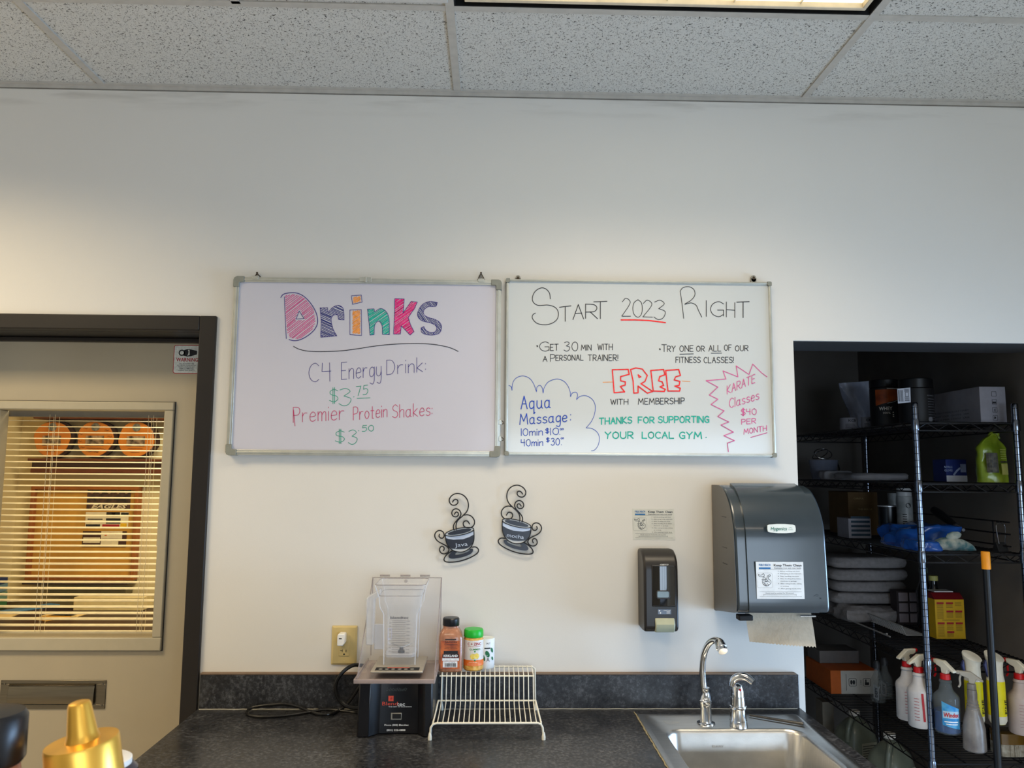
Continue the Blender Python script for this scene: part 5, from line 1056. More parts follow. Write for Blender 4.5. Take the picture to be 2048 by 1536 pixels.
# ================================================================== FOREGROUND BOTTLES
g = G(); box(g, -.78, -.12, .42, .90, 1.235, 1.26); box(g, -.74, -.16, .46, .86, 0, 1.2345); struct('counter_ledge', g, LAM)
GOLD = mat('gold_cap', (240, 186, 78), .34, .75, var=.05); yc = .62
c = onY(161, 1482, yc); a = onY(86, 1490, yc); b = onY(239, 1490, yc); r_ = (b.x-a.x)/2*.93; xc = (a.x+b.x)/2; zt = onY(161, 1481, yc).z
t = thing('squeeze_bottle', 'squeeze bottle with shiny gold cap and nozzle in the near left foreground', 'bottle', (xc, yc, 1.26))
g = G(); lathe(g, [(r_*1.0, -.045), (r_*1.02, -.04), (r_*.99, -.018), (r_*.98, -.002), (r_*.955, .0), (r_*.3, .001)], (0, 0, 0), 40)
M_ = Matrix.Translation((xc, yc, zt)) @ Matrix.Rotation(R(-8), 4, 'Y') @ Matrix.Rotation(R(3), 4, 'X'); g.xf(M_); build('cap', g, GOLD, t, smooth=True)
g = G(); lathe(g, [(.0125, 0), (.0115, .003), (.0105, .006), (.0080, .026), (.0072, .028), (.0045, .029)], (.001, 0, 0), 24); g.xf(M_); build('nozzle', g, GOLD, t, smooth=True)
g = G(); lathe(g, [(.030, 0), (.033, .004), (.033, zt-1.26-.075), (.030, zt-1.26-.055), (r_*.96, zt-1.26-.045)], (xc, yc, 1.26), 32); build('body', g, mat('honey_amber', (190, 120, 20), .2, coat=.5), t, smooth=True)
c = onY(-25, 1500, .60); zt = onY(0, 1424, .60).z
t = thing('black_cap_bottle', 'bottle with black ribbed cap cut off at the left edge in the foreground', 'bottle', (c.x, .6, 1.26))
g = G(); lathe(g, [(.0225, -.036), (.0245, -.033), (.0245, -.004), (.022, 0), (.008, .0015)], (c.x, .6, zt), 40); build('cap', g, mat('cap_black_worn', (28, 27, 28), .35, var=.3, vs=40), t, smooth=True)
g = G(); lathe(g, [(.024, 0), (.027, .004), (.027, zt-1.26-.07), (.021, zt-1.26-.037)], (c.x, .6, 1.26), 32); build('body', g, mat('salmon_body', (190, 130, 106), .3), t, smooth=True)
c = onY(205, 1525, .72); zt = onY(225, 1516, .72).z
t = thing('white_top_jar', 'white topped jar with dark edge standing behind the gold capped bottle', 'jar', (c.x, .72, 1.26))
g = G(); lathe(g, [(.0235, -.006), (.0235, -.001), (.022, 0), (.003, .001)], (c.x, .72, zt), 32); build('lid', g, WHITEP, t, smooth=True)
g = G(); lathe(g, [(.022, 0), (.028, .003), (.0285, zt-1.26-.010), (.024, zt-1.26-.0055)], (c.x, .72, 1.26), 32); build('body', g, mat('jar_dark', (44, 40, 52), .25), t, smooth=True)

# ================================================================== WIRE SHELVING IN THE CLOSET
SXL, SXR, SYN, SYF = 1.640, 2.035, 2.97, 4.19
SZ = [1.876, 1.640, 1.374, .973, .613, .25]
BLKC = mat('black_coated_wire', (24, 24, 27), .3, .4)
POSTM = mat('chrome_post', (120, 126, 138), .16, 1, var=.04)
t = thing('wire_shelving_unit', 'tall wire shelving unit with chrome posts standing in the dark closet', 'shelving unit', ((SXL+SXR)/2, (SYN+SYF)/2, 0))
post0 = None
for x, y in ((SXL, SYN), (SXR, SYN), (SXL, SYF), (SXR, SYF)):
    pr = [(.014, 0), (.014, .02), (.0125, .022)]; z = .05
    while z < 1.94: pr += [(.0125, z-.0012), (.0114, z), (.0125, z+.0012)]; z += .0254
    pr += [(.0125, 1.945), (.010, 1.95)]
    g = G(); lathe(g, pr, (x, y, 0), 14); po = build('post', g, POSTM, t, smooth=True)
    for z in SZ: g = G(); lathe(g, [(.0155, -.022), (.0165, -.018), (.0150, .018), (.0140, .022)], (x, y, z-.012), 14); build('collar', g, POSTM, po, smooth=True)
for z in SZ:
    e = .004; cs = [(SXL, SYN), (SXR, SYN), (SXR, SYF), (SXL, SYF)]
    g = G(); tube(g, [(a, b, z-e) for a, b in cs], .0035, 6, True); tube(g, [(a, b, z-.034) for a, b in cs], .003, 6, True); fr = build('shelf_frame', g, BLKC, t)
    g = G()
    def tr(x0, y0, x1, y1):
        L = math.hypot(x1-x0, y1-y0); n = int(L/.042)
        P = [(x0+(x1-x0)*i/n, y0+(y1-y0)*i/n, z-(.006 if i % 2 else .032)) for i in range(n+1)]; tube(g, P, .0019, 5)
    for i in range(4): tr(*cs[i], *cs[(i+1) % 4])
    build('truss_wire', g, BLKC, fr)
    g = G(); n = 50
    for i in range(1, n): y = SYN+(SYF-SYN)*i/n; tube(g, [(SXL, y, z+.0005), (SXR, y, z+.0005)], .0016, 5)
    for x in (SXL+.13, SXL+.26): tube(g, [(x, SYN, z-.004), (x, SYF, z-.004)], .003, 5)
    build('deck_wires', g, BLKC, fr, kind='stuff')
CXm = (SXL+SXR)/2
def zs(k): return SZ[k-1]+.0025
DK = lambda n, c, **k: mat(n, c, .5, **k)
def bx(name, label, cat, x0, x1, y0, y1, z, h, m, rz=0, parts=None, group=None):
    c = ((x0+x1)/2, (y0+y1)/2, z); t = thing(name, label, cat, c, rz, group, local=True)
    w_, d_ = (x1-x0)/2, (y1-y0)/2; g = G(); box(g, -w_, w_, -d_, d_, 0, h); build('body', g, m, t, bevel=.0015)
    return t, w_, d_, h
def prt(t, name, m, fn, rects):
    g = G()
    for r_ in rects: quad(g, fn, *r_)
    return build(name, g, m, t)
# --- top shelf
def can(name, label, cat, x, y, z, r_, h, m, lidm=None, lidh=.02, group=None, lr=1.0):
    t = thing(name, label, cat, (x, y, z), 0, group, local=True)
    g = G(); hb = h-(lidh if lidm else 0); lathe(g, [(r_*.95, 0), (r_, .004), (r_, hb-.004), (r_*.95, hb)], (0, 0, 0), 28); build('body', g, m, t, smooth=True)
    if lidm: g = G(); lathe(g, [(r_*lr, hb+.0005), (r_*lr, h-.003), (r_*lr*.95, h)], (0, 0, 0), 28); build('lid', g, lidm, t, smooth=True)
    return t, r_, hb
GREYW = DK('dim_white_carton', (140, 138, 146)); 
Y1 = 3.70; p = onY(1698, 840, Y1)
for px, yy, w_, lab, s in ((1697, 3.66, .040, 'small white printed tub at the left end of the top shelf', 'KCB'), (1732, 3.60, .022, 'narrow white printed tub beside the larger one on the top shelf', 'C4')):
    p = onY(px, 838, yy); t, r_, hb = can('supplement_tub', lab, 'tub', max(p.x, SXL+w_+.004), yy, zs(1), w_, .058, GREYW)
    f = lambda u, v: ((w_+.0006)*math.sin(u/w_), -(w_+.0006)*math.cos(u/w_), v)
    g = G(); text(g, s, f, 0, .044, .011, w_*.9, bold=.03); 
    for k in range(5): quad(g, f, -w_*.8, w_*(.2+.12*k), .028-.005*k, .0262-.005*k, 4)
    build('print', g, K_, t)
# plastic bag
t = thing('plastic_bag', 'translucent plastic bag standing upright behind the tubs on the top shelf', 'bag', (1.87, 3.84, zs(1)), local=True)
g = G(); vs = []; n1_, n2_ = 14, 16; random.seed(6)
for j in range(n2_+1):
    v = j/n2_; hw_ = .03+.095*v**.8
    for i in range(n1_*2):
        a = 2*math.pi*i/(n1_*2); vs.append((-.01+hw_*math.cos(a)*(1+.05*math.sin(9*v+i)), .02*(1-v*.7)*math.sin(a)+.006*math.sin(7*v+i*1.3), (.255*v+.01*math.cos(a)*v)*.999))
N_ = n1_*2; g.add(vs, [(j*N_+i, j*N_+(i+1) % N_, (j+1)*N_+(i+1) % N_, (j+1)*N_+i) for j in range(n2_) for i in range(N_)]+[tuple(range(N_))[::-1]]); build('bag_film', g, mat('bag_film', (170, 176, 196), .25, alpha=.6, bump=.5, bs=30), t, smooth=True)
# whey tubs
yy = 3.50; a = onY(1742, 800, yy); b = onY(1797, 800, yy); r_ = (b.x-a.x)/2; h = onY(1770, 761, yy).z-zs(1)
t, r_, hb = can('protein_tub', 'black protein tub with orange label and black lid on the top shelf', 'tub', (a.x+b.x)/2, yy, zs(1), r_, h, DK('tub_black', (20, 18, 20)), BLACK, .035)
f = lambda u, v: ((r_+.0006)*math.sin(u/r_), -(r_+.0006)*math.cos(u/r_), v); f2 = lambda u, v: ((r_+.0012)*math.sin(u/r_), -(r_+.0012)*math.cos(u/r_), v)
g = G(); n = 12; vs = []
for i in range(n+1): u = -.07+.13*i/n; vs += [f(u, hb-.012), f(u, hb-.085+.035*i/n)]
g.add(vs, [(2*i, 2*i+1, 2*i+3, 2*i+2) for i in range(n)]); build('orange_label', g, mat('label_burnt_orange', (196, 92, 34), .4, c2=(120, 50, 20), vs=14), t)
g = G(); quad(g, f2, -.02, .06, hb-.011, hb-.006, 8); ribbon(g, [(-.02, hb-.075), (0, hb-.071), (.02, hb-.064), (.04, hb-.056), (.06, hb-.05)], .002, f2); text(g, 'WHEY', f2, -.028, hb-.098, .016, .055, bold=.02); text(g, '100%', f2, -.024, hb-.118, .010, .03)
for v in (.118, .128, .136): quad(g, f2, .0, .006, hb-v, hb-v+.004)
quad(g, f2, -.05, .06, .008, .012, 10); build('white_print', g, mat('print_cream', (214, 206, 196), .5), t)
yy = 3.26; a = onY(1800, 800, yy); b = onY(1864, 800, yy); r_ = (b.x-a.x)/2; h = onY(1832, 759, yy).z-zs(1)
t, r_, hb = can('protein_tub', 'large plain black protein tub behind the hanging tag on the top shelf', 'tub', (a.x+b.x)/2, yy, zs(1), r_, h, DK('tub_black', 0), BLACK, .04, lr=.97)
f = lambda u, v: ((r_+.0006)*math.sin(u/r_), -(r_+.0006)*math.cos(u/r_), v)
g = G(); text(g, 'PRE WORKOUT', f, .032, hb-.035, .006, .045); 
for k in range(8): quad(g, f, .012, .058-.004*(k % 3), hb-.05-.011*k, hb-.0485-.011*k, 3)
g.add([f(.022+.011*math.cos(k), .022+.011*math.sin(k)) for k in (i*math.pi/9 for i in range(18))], [tuple(range(18))]); text(g, '30 servings', f, .048, .022, .005, .028); build('grey_print', g, mat('print_grey', (120, 120, 126), .5), t)
# tag on the front post
p = onY(1812, 788, SYN-.02); t = thing('hanging_tag', 'white barcode tag hanging on top of the front left shelving post', 'tag', (p.x, SYN-.02, p.z-.035), local=True)
g = G(); prism(g, [(-.033, -.002), (.017, .003), (.018, .06), (-.033, .055)], lambda u, v, q: (u, q, v), 0, .001); build('card', g, mat('tag_grey', (168, 170, 178), .4), t)
g = G(); f = lambda u, v: (u, -.0004, v)
for v in (.008, .012, .016, .022, .044, .048, .052): quad(g, f, -.006, .012, v, v+.002)
for u in (-.030, -.027, -.022, -.018, -.014): quad(g, f, u, u+.0018, .006, .05)
ribbon(g, [(-.003, .026), (.010, .026), (.010, .041), (-.003, .041), (-.003, .026)], .0016, f); build('barcode', g, K_, t)
# carton
x1_ = SXR-.002; yy = 3.05; a = onY(1962, 836, yy); b = onY(2014, 836, yy); h = onY(1962, 773, yy).z-zs(1)
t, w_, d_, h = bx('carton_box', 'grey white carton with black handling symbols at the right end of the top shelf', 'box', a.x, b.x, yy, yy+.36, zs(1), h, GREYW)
f = lambda u, v: (u, -d_-.0008, v); g = G()
for k in range(4):
    c = (.005, .02+.032*k); ribbon(g, [(c[0]-.009, c[1]-.009), (c[0]+.009, c[1]-.009), (c[0]+.009, c[1]+.009), (c[0]-.009, c[1]+.009), (c[0]-.009, c[1]-.009)], .0014, f)
    P = ([(-.005, -.005), (.003, -.002), (.003, .004), (-.004, .006)], [(-.001, -.007), (.002, -.007), (.002, .007), (-.002, .002)], [(-.007, -.006), (.007, -.006), (.007, .001), (-.007, .001)], [(-.005, -.004), (.004, 0), (-.005, .005)])[k]
    g.add([f(c[0]+u, c[1]+v) for u, v in P], [tuple(range(4))])
build('handling_symbols', g, K_, t)
g = G(); f = lambda u, v: (-w_-.0008, -u, v)
for k, s in enumerate(('PRODUCT CODE 00 0 0 0  COUNT', 'MADE CODE   0 0 0 0 0   1000', 'LOT NUMBER  0 0 0 0 0   CASE')): text(g, s, f, -.02, .058-.015*k, .0065, .25)
build('side_lettering', g, K_, t)
# --- second shelf
p = onY(1628, 930, 4.02); t = thing('bucket', 'small grey bucket with dark band at the left end of the second shelf', 'bucket', (SXL+.085, 4.02, zs(2)), local=True)
g = G(); lathe(g, [(.055, 0), (.058, .003), (.072, .098), (.074, .1), (.070, .1), (.055, .008)], (0, 0, 0), 28, cap=False); build('pail', g, mat('bucket_grey', (112, 116, 132), .4), t, smooth=True)
g = G(); tube(g, smooth_pts([(.070, 0, .095), (.055, -.055, .045), (0, -.068, .02), (-.04, -.06, .035)], 6), .004, 6); build('handle', g, MBLACK, t, smooth=True)
t = thing('wire_loop', 'loop of thin metal wire lying on top of the small bucket', 'wire loop', (SXL+.085, 4.02, zs(2)+.102), local=True)
g = G(); tube(g, [(.045*math.cos(a), .02*math.sin(a), .03+.026*math.sin(a)) for a in (i*math.pi/10 for i in range(20))], .0025, 5, True); build('ring', g, CHROME, t, smooth=True)
g = G(); tube(g, [(-.02+.04*math.cos(a), .02*math.sin(a)-.01, .028+.024*math.cos(a+1)) for a in (i*math.pi/10 for i in range(20))], .0025, 5, True); build('ring', g, CHROME, t, smooth=True)
def cloth(name, label, cat, loc, sx, sy, sz, m, seed=0, layers=1, rz=0, group=None, rough=.25, sq=4):
    t = thing(name, label, cat, loc, rz, group, local=True); random.seed(seed); g = G(); n1, n2 = 48, 14; vs = []
    for j in range(n2+1):
        ph = math.pi*(j/n2)-math.pi/2
        for i in range(n1):
            a = 2*math.pi*i/n1; ca, sa, cp_, sp_ = math.cos(a), math.sin(a), math.cos(ph), math.sin(ph)
            k = 1/((abs(ca)**(2+sq)+abs(sa)**(2+sq))**(1/(2+sq))); cpp = abs(cp_)**.16
            x, y, z = sx/2*k*ca*cpp, sy/2*k*sa*cpp, sz/2*(1+sp_*abs(sp_)**-.3 if abs(sp_) > 1e-4 else 1)
            nn = mnoise.noise(Vector((x*14+seed*3, y*14, z*20+seed)))*rough*sz*.5+mnoise.noise(Vector((x*40+seed, y*40, z*60)))*rough*sz*.2
            if layers > 1: nn += .06*sz/layers*math.cos(z/sz*layers*2*math.pi)
            vs.append((x*(1+nn*2/sx), y*(1+nn*2/sy), max(0, z+nn*(.6 if z > sz*.3 else 0))))
    N = n1; g.add(vs, [(j*N+i, j*N+(i+1) % N, (j+1)*N+(i+1) % N, (j+1)*N+i) for j in range(n2) for i in range(N)]); build('cloth', g, m, t, smooth=True); return t
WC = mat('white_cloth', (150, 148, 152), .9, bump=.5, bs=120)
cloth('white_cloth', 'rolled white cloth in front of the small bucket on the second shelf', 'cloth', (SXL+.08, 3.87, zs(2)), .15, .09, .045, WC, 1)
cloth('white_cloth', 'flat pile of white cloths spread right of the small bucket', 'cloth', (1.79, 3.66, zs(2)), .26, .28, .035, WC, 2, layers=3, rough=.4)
GB = mat('glove_box_blue', (30, 46, 110), .4)
yy = 3.30; a = onY(1893, 955, yy); b = onY(1962, 955, yy); h = .095
t, w_, d_, h = bx('glove_box', 'blue and white disposable glove box on the second shelf', 'box', a.x, min(b.x, SXR), yy, yy+.1, zs(2), h, GB)
f = lambda u, v: (u, -d_-.0008, v); prt(t, 'white_band', mat('box_white_band', (206, 208, 216), .5), f, [(-w_, w_, 0, .026)])
g = G(); f2 = lambda u, v: (u, -d_-.0014, v); text(g, 'NITRILE', f2, -.035, .062, .009, .035, bold=.02); text(g, 'GLOVES', f2, -.035, .048, .009, .035, bold=.02); ribbon(g, smooth2([(-.012, .03), (.0, .045), (.012, .055), (.02, .06)]), .008, f2); quad(g, f2, w_-.028, w_-.004, .04, .075); build('box_print', g, mat('print_pale_blue', (150, 164, 200), .5), t)
# green bag
GBG = mat('lime_bag', (118, 142, 30), .28, c2=(156, 176, 50), vs=10, bump=.5, bs=14, coat=.3)
yy = 3.12; a = onY(1955, 962, yy); b = onY(2018, 962, yy); h = onY(1987, 868, yy).z-zs(2); cx_ = (a.x+b.x)/2-.004; w_ = (b.x-a.x)/2-.006
t = thing('green_bag', 'bright lime green plastic food bag with black panel on the second shelf', 'bag', (cx_, yy, zs(2)), local=True)
g = G(); n1, n2 = 36, 20; vs = []
for j in range(n2+1):
    v = j/n2; s_ = 1 if v < .72 else 1-.85*((v-.72)/.28)**1.1; d__ = (.045*(1-.3*v) if v < .72 else .03*(1-(v-.72)/.28*.6))
    for i in range(n1):
        q = 2*math.pi*i/n1; nn = mnoise.noise(Vector((math.cos(q)*2, math.sin(q)*2, v*6)))*.006*(1+v)
        vs.append((w_*s_*math.cos(q)*(1.0+nn*3)+(.008 if v > .9 else 0), d__*math.sin(q)+nn-.5*.02*math.cos(q*2)*.3, h*v))
g.add(vs, [(j*n1+i, j*n1+(i+1) % n1, (j+1)*n1+(i+1) % n1, (j+1)*n1+i) for j in range(n2) for i in range(n1)]+[tuple(range(n1))[::-1]]); build('bag_body', g, GBG, t, smooth=True)
g = G(); tube(g, smooth_pts([(0, 0, h*.96), (.012, -.004, h*1.02), (.026, -.006, h*1.0), (.034, -.008, h*.9)], 4), [.009]*10+[.005]*3, 8); build('twisted_neck', g, GBG, t, smooth=True)
def bagf(u, v): q = math.asin(max(-1, min(1, u/w_))); return (u*.98, -(.047*(1-.3*v/h))*math.cos(q)-.012-.002, v)
g = G(); quad(g, bagf, -w_*.78, -w_*.12, h*.20, h*.60, 5); quad(g, bagf, w_*.05, w_*.6, h*.40, h*.435, 5); build('dark_panel', g, mat('bag_panel_dark', (30, 28, 26), .5, c2=(90, 86, 70), vs=60), t)
bf2 = lambda u, v: (lambda p: (p[0], p[1]-.001, p[2]))(bagf(u, v))
g = G()
for k in range(5): quad(g, bf2, w_*.08, w_*.56, h*(.48+.045*k), h*(.492+.045*k), 4)
build('fine_print', g, mat('print_pale_green', (206, 216, 120), .5), t)
g = G(); quad(g, bagf, w_*.08, w_*.62, h*.16, h*.38, 5); build('pale_panel', g, mat('bag_panel_pale', (196, 196, 110), .5), t)
# --- third shelf
p = onY(1725, 1000, 3.86); bx_, w_, d_, h = bx('cardboard_box', 'dark brown printed cardboard box at the back of the third shelf', 'box', onY(1696, 1000, 3.8).x, onY(1755, 1000, 3.8).x, 3.80, 4.02, zs(3), onY(1725, 984, 3.8).z-zs(3), mat('dark_cardboard', (96, 72, 40), .8), 0)
f = lambda u, v: (u, -d_-.0008, v); g = G(); text(g, 'CAREFUL', f, -.02, h*.85, .008, .05); text(g, 'THIS SIDE UP', f, .01, h*.6, .008, .07); quad(g, f, -.06, .03, h*.2, h*.34); build('box_print', g, mat('cardboard_print', (160, 140, 100), .7), bx_)
yy = 3.42; a = onY(1794, 1000, yy); b = onY(1823, 1000, yy); h = onY(1808, 976, yy).z-zs(3)
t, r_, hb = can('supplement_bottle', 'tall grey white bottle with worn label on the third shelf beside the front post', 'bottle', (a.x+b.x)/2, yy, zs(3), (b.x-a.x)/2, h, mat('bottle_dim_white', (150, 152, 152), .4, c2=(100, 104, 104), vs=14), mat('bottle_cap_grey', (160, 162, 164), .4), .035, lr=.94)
f = lambda u, v: ((r_+.0006)*math.sin(u/r_), -(r_+.0006)*math.cos(u/r_), v); g = G()
for k in range(7): quad(g, f, -.025, -.008, .06+.01*k, .064+.01*k, 2)
g.add([f(.0+.012*math.cos(k), hb*.8+.012*math.sin(k)) for k in (i*.7 for i in range(9))], [tuple(range(9))]); build('label_print', g, K_, t)
yy = 3.62; a = onY(1778, 1000, yy); can('small_bottle', 'small pale bottle behind the dark mug on the third shelf', 'bottle', a.x+.018, yy, zs(3), .022, onY(1785, 986, yy).z-zs(3), MC['bottle_dim_white'])
yy = 3.50; a = onY(1758, 1020, yy); b = onY(1794, 1020, yy); r_ = (b.x-a.x)/2; h = onY(1776, 1012, yy).z-zs(3)
t = thing('dark_mug', 'black cup with thin bright rim on the third shelf', 'cup', ((a.x+b.x)/2, yy, zs(3)), local=True)
g = G(); lathe(g, [(r_*.8, 0), (r_*.95, h*.3), (r_, h), (r_*.93, h), (r_*.8, .01)], (0, 0, 0), 28, cap=False); build('cup_body', g, mat('cup_black', (14, 14, 18), .3), t, smooth=True)
g = G(); tube(g, [(r_*math.cos(a_), r_*math.sin(a_), h) for a_ in (i*math.pi/14 for i in range(28))], .0025, 6, True); build('rim', g, mat('rim_silver', (190, 190, 190), .3, .5), t)
yy = 3.62; a = onY(1697, 1050, yy); b = onY(1742, 1050, yy)
t, w_, d_, h = bx('white_carton', 'small white carton at the left of the blue plastic pile', 'box', max(a.x, SXL+.003), b.x, yy, yy+.12, zs(3), onY(1720, 1037, yy).z-zs(3), GREYW)
f = lambda u, v: (u, -d_-.0008, v); prt(t, 'dark_bands', mat('teal_dark', (30, 54, 70), .5), f, [(-w_+.012, w_*.9, .01+.02*k, .02+.02*k) for k in range(5)])
BP = mat('blue_plastic_film', (20, 62, 130), .22, bump=.8, bs=18, coat=.3, c2=(30, 80, 160), vs=9)
cloth('blue_plastic_wrap', 'crumpled dark blue plastic wrap heaped in the middle of the third shelf', 'plastic wrap', (1.79, 3.25, zs(3)), .27, .2, .085, BP, 5, rough=.8)
cloth('blue_plastic_wrap', 'bright blue plastic piece hanging over the left edge of the third shelf', 'plastic wrap', (1.69, 3.065, zs(3)), .10, .12, .04, BP, 8, rough=.9)
PM = mat('teal_floral_fabric', (176, 180, 172), .9, c2=(60, 104, 112), vs=26)
t = thing('oven_mitt', 'white and teal patterned oven mitt at the front edge of the third shelf', 'oven mitt', (1.825, 3.07, zs(3)), rz=-.15, local=True)
g = G(); vs = []; n1, n2 = 24, 14
for j in range(n2+1):
    v = j/n2; x = -.07+.15*v; wd = .035*math.sin(math.pi*min(1, .25+v*.76))**.5 if v < 1 else .004; hh = .026*math.sin(math.pi*min(1, .2+v*.78))**.6 if v < 1 else .003
    for i in range(n1): q = 2*math.pi*i/n1; vs.append((x, wd*math.cos(q), hh+hh*math.sin(q)+.003*mnoise.noise(Vector((x*50, q, 0)))))
g.add(vs, [(j*n1+i, j*n1+(i+1) % n1, (j+1)*n1+(i+1) % n1, (j+1)*n1+i) for j in range(n2) for i in range(n1)]+[tuple(range(n1))[::-1], tuple(n2*n1+i for i in range(n1))]); build('palm', g, PM, t, smooth=True)
g = G(); lathe(g, [(.004, 0), (.014, .01), (.017, .03), (.012, .05), (.003, .058)], (0, 0, 0), 16, 1, .7); g.xf(Matrix.Translation((-.035, -.018, .05)) @ Matrix.Rotation(R(75), 4, 'Y')); build('thumb', g, PM, t, smooth=True)
# black handled tool lying behind
t = thing('black_handled_brush', 'black handled brush leaning on the pile at the back of the third shelf', 'brush', (1.93, 3.36, zs(3)), local=True)
a = onY(1868, 1020, 3.45)-Vector((1.93, 3.36, zs(3))); b = onY(1912, 1052, 3.25)-Vector((1.93, 3.36, zs(3))); c = onY(1927, 1060, 3.18)-Vector((1.93, 3.36, zs(3)))
g = G(); tube(g, [a, a*.7+b*.3, b], [.016, .019, .012], 10); build('head', g, MBLACK, t, smooth=True)
g = G(); tube(g, [b, c], [.0075, .0065], 10); build('handle', g, mat('handle_grey', (96, 98, 104), .4), t, smooth=True)
# black wire tray along the right side
t = thing('wire_tray', 'black wire letter tray standing along the right side of the third shelf', 'wire tray', (SXR-.03, 3.3, zs(3)), local=True)
for k, z in enumerate((.022, .068, .114)):
    g = G(); P = [(-.02, .62, z), (0, .60, z), (0, -.24, z), (-.012, -.265, z), (-.03, -.27, z)]; tube(g, smooth_pts(P, 4), .003, 6); build('rod', g, BLKC, t, smooth=True)
for y in (-.2, .1, .45): g = G(); tube(g, [(0, y, .0045), (0, y, .114)], .003, 6); build('upright', g, BLKC, t)
g = G(); 
for y in (-.2, .1, .45): tube(g, [(0, y, .0045), (-.02, y, .0045)], .002, 6)
build('base_wires', g, BLKC, t)
t = thing('binder_clip', 'black binder clip with silver wire arms at the right end of the third shelf', 'clip', (SXR-.045, 3.04, zs(3)), local=True)
g = G(); prism(g, [(-.022, 0), (.022, 0), (.006, .035), (-.006, .035)], lambda u, v, q: (q, u, v), -.02, .02); build('body', g, MBLACK, t, bevel=.002)
g = G(); tube(g, smooth_pts([(-.012, -.012, .03), (-.018, -.01, .09), (-.012, -.008, .105), (.012, -.008, .105), (.018, -.01, .09), (.012, -.012, .03)], 4), .0013, 6); build('wire_arm', g, CHROME, t, smooth=True)
# --- fourth shelf: towels
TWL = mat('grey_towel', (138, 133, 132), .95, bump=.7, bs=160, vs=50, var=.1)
z = zs(4); names = ('lowest drooping grey towel under the folded stack', 'second grey towel from the bottom of the folded stack', 'middle folded grey towel of the stack', 'second grey towel from the top of the stack', 'folded grey towel on top of the stack')
random.seed(11)
for k in range(5):
    hh = (.070, .053, .050, .052, .054)[k]; sx_ = .37+random.uniform(-.01, .01)
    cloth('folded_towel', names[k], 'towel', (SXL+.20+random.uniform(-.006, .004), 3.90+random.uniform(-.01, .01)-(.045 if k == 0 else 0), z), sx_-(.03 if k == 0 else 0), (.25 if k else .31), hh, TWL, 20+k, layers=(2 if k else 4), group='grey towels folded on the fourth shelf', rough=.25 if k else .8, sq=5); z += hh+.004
# small rack
t = thing('small_dish_rack', 'small pale wire dish rack lying in front of the towels', 'dish rack', (1.80, 3.55, zs(4)), rz=0, local=True)
RK = mat('rack_grey_wire', (150, 150, 150), .4)
for x, y0, y1 in ((-.085, -.16, .2), (.085, -.12, .2)): g = G(); tube(g, [(x, y0, .005), (x, y1, .005)], .0035, 6); build('side_rail', g, RK, t)
g = G(); tube(g, [(-.02, -.14, .045), (-.02, .2, .045)], .0028, 6); build('top_rail', g, RK, t)
g = G(); tube(g, [(-.085, -.11, .005), (-.085, -.135, .012)], .004, 6); build('foot', g, RK, t)
r0_ = None
for i in range(15):
    if r0_ is None: g = G(); tube(g, [(-.02, -.13, .045), (-.005, -.13, .02), (.0, -.13, .005), (.085, -.13, .005)], .002, 5); r0_ = build('tine', g, RK, t, smooth=True)
    else: c = r0_.copy(); COL.objects.link(c); c.location.y = .022*i
# gridded crate
yy = 3.70; a = onY(1815, 1200, yy); t = thing('grid_organizer', 'small organizer with pale square compartments behind the front post', 'organizer', (SXR-.068, yy, zs(4)), local=True)
g = G(); box(g, -.055, .06, 0, .06, 0, .15); build('back_box', g, mat('organizer_dark', (52, 44, 46), .6), t)
for i in range(2):
    for j in range(3): g = G(); box(g, -.048+.052*i, -.048+.052*i+.044, -.006, -.0005, .008+.048*j, .008+.048*j+.040); build('square_panel', g, mat('organizer_pale', (150, 140, 146), .5), t, bevel=.002)
for px, py, yy, cc, lab in ((1874, 1152, 3.53, 'cap_yellow', 'dark bottle with pale yellow cap behind the yellow box'), (1856, 1136, 3.61, 'cap_dim_green', 'tall dark bottle with grey green cap deep on the fourth shelf')):
    p = onY(px, py, yy); H = p.z-zs(4); t = thing('dark_bottle', lab, 'bottle', (min(p.x, SXR-.04), yy, zs(4)), local=True, group='dark bottles on the fourth shelf')
    g = G(); lathe(g, [(.032, 0), (.035, .004), (.035, H*.62), (.016, H*.80), (.014, H*.9), (.014, H*.92)], (0, 0, 0), 24); build('body', g, mat('bottle_dark_glass', (18, 20, 26), .12, coat=.5), t, smooth=True)
    g = G(); lathe(g, [(.019, H*.92), (.019, H*1.0), (.016, H*1.01)], (0, 0, 0), 20); build('cap', g, mat(cc, dict(cap_yellow=(196, 190, 110), cap_dim_green=(96, 110, 90), cap_dark=(40, 42, 48))[cc], .5), t, smooth=True)
# yellow box
YB_ = mat('yellow_carton', (214, 168, 20), .5); yy = 3.37
a = onY(1873, 1274, yy); b = onY(1932, 1276, yy); a1 = onY(1860, 1190, yy); H = onY(1900, 1199, yy).z-zs(4)
t, w_, d_, h = bx('yellow_box', 'yellow carton with dark red lid and printed columns on the fourth shelf', 'box', a.x, min(b.x, SXR), yy, yy+.11, zs(4), H, YB_)
g = G(); prism(g, [(-d_, 0), (d_, 0), (d_, .02), (-d_*.5, .024)], lambda u, v, q: (q, u, h+.0005+v), -w_, w_); build('lid', g, mat('lid_dark_red', (120, 20, 26), .5), t)
g = G(); box(g, -w_*.7, w_*.6, -d_*.4, d_*.6, h+.026, h+.030); build('tray_edge', g, WHITEP, t)
f = lambda u, v: (u, -d_-.0008, v); g = G(); W_ = w_*2; H_ = h
for u, v in ((.06, .93), (.38, .93), (.38, .72), (.68, .72), (.06, .42), (.37, .42), (.68, .42), (.37, .20)): quad(g, f, (u-.5)*W_, (u+.24-.5)*W_, v*H_-.0075, v*H_)
build('red_headings', g, REDI, t)
g = G()
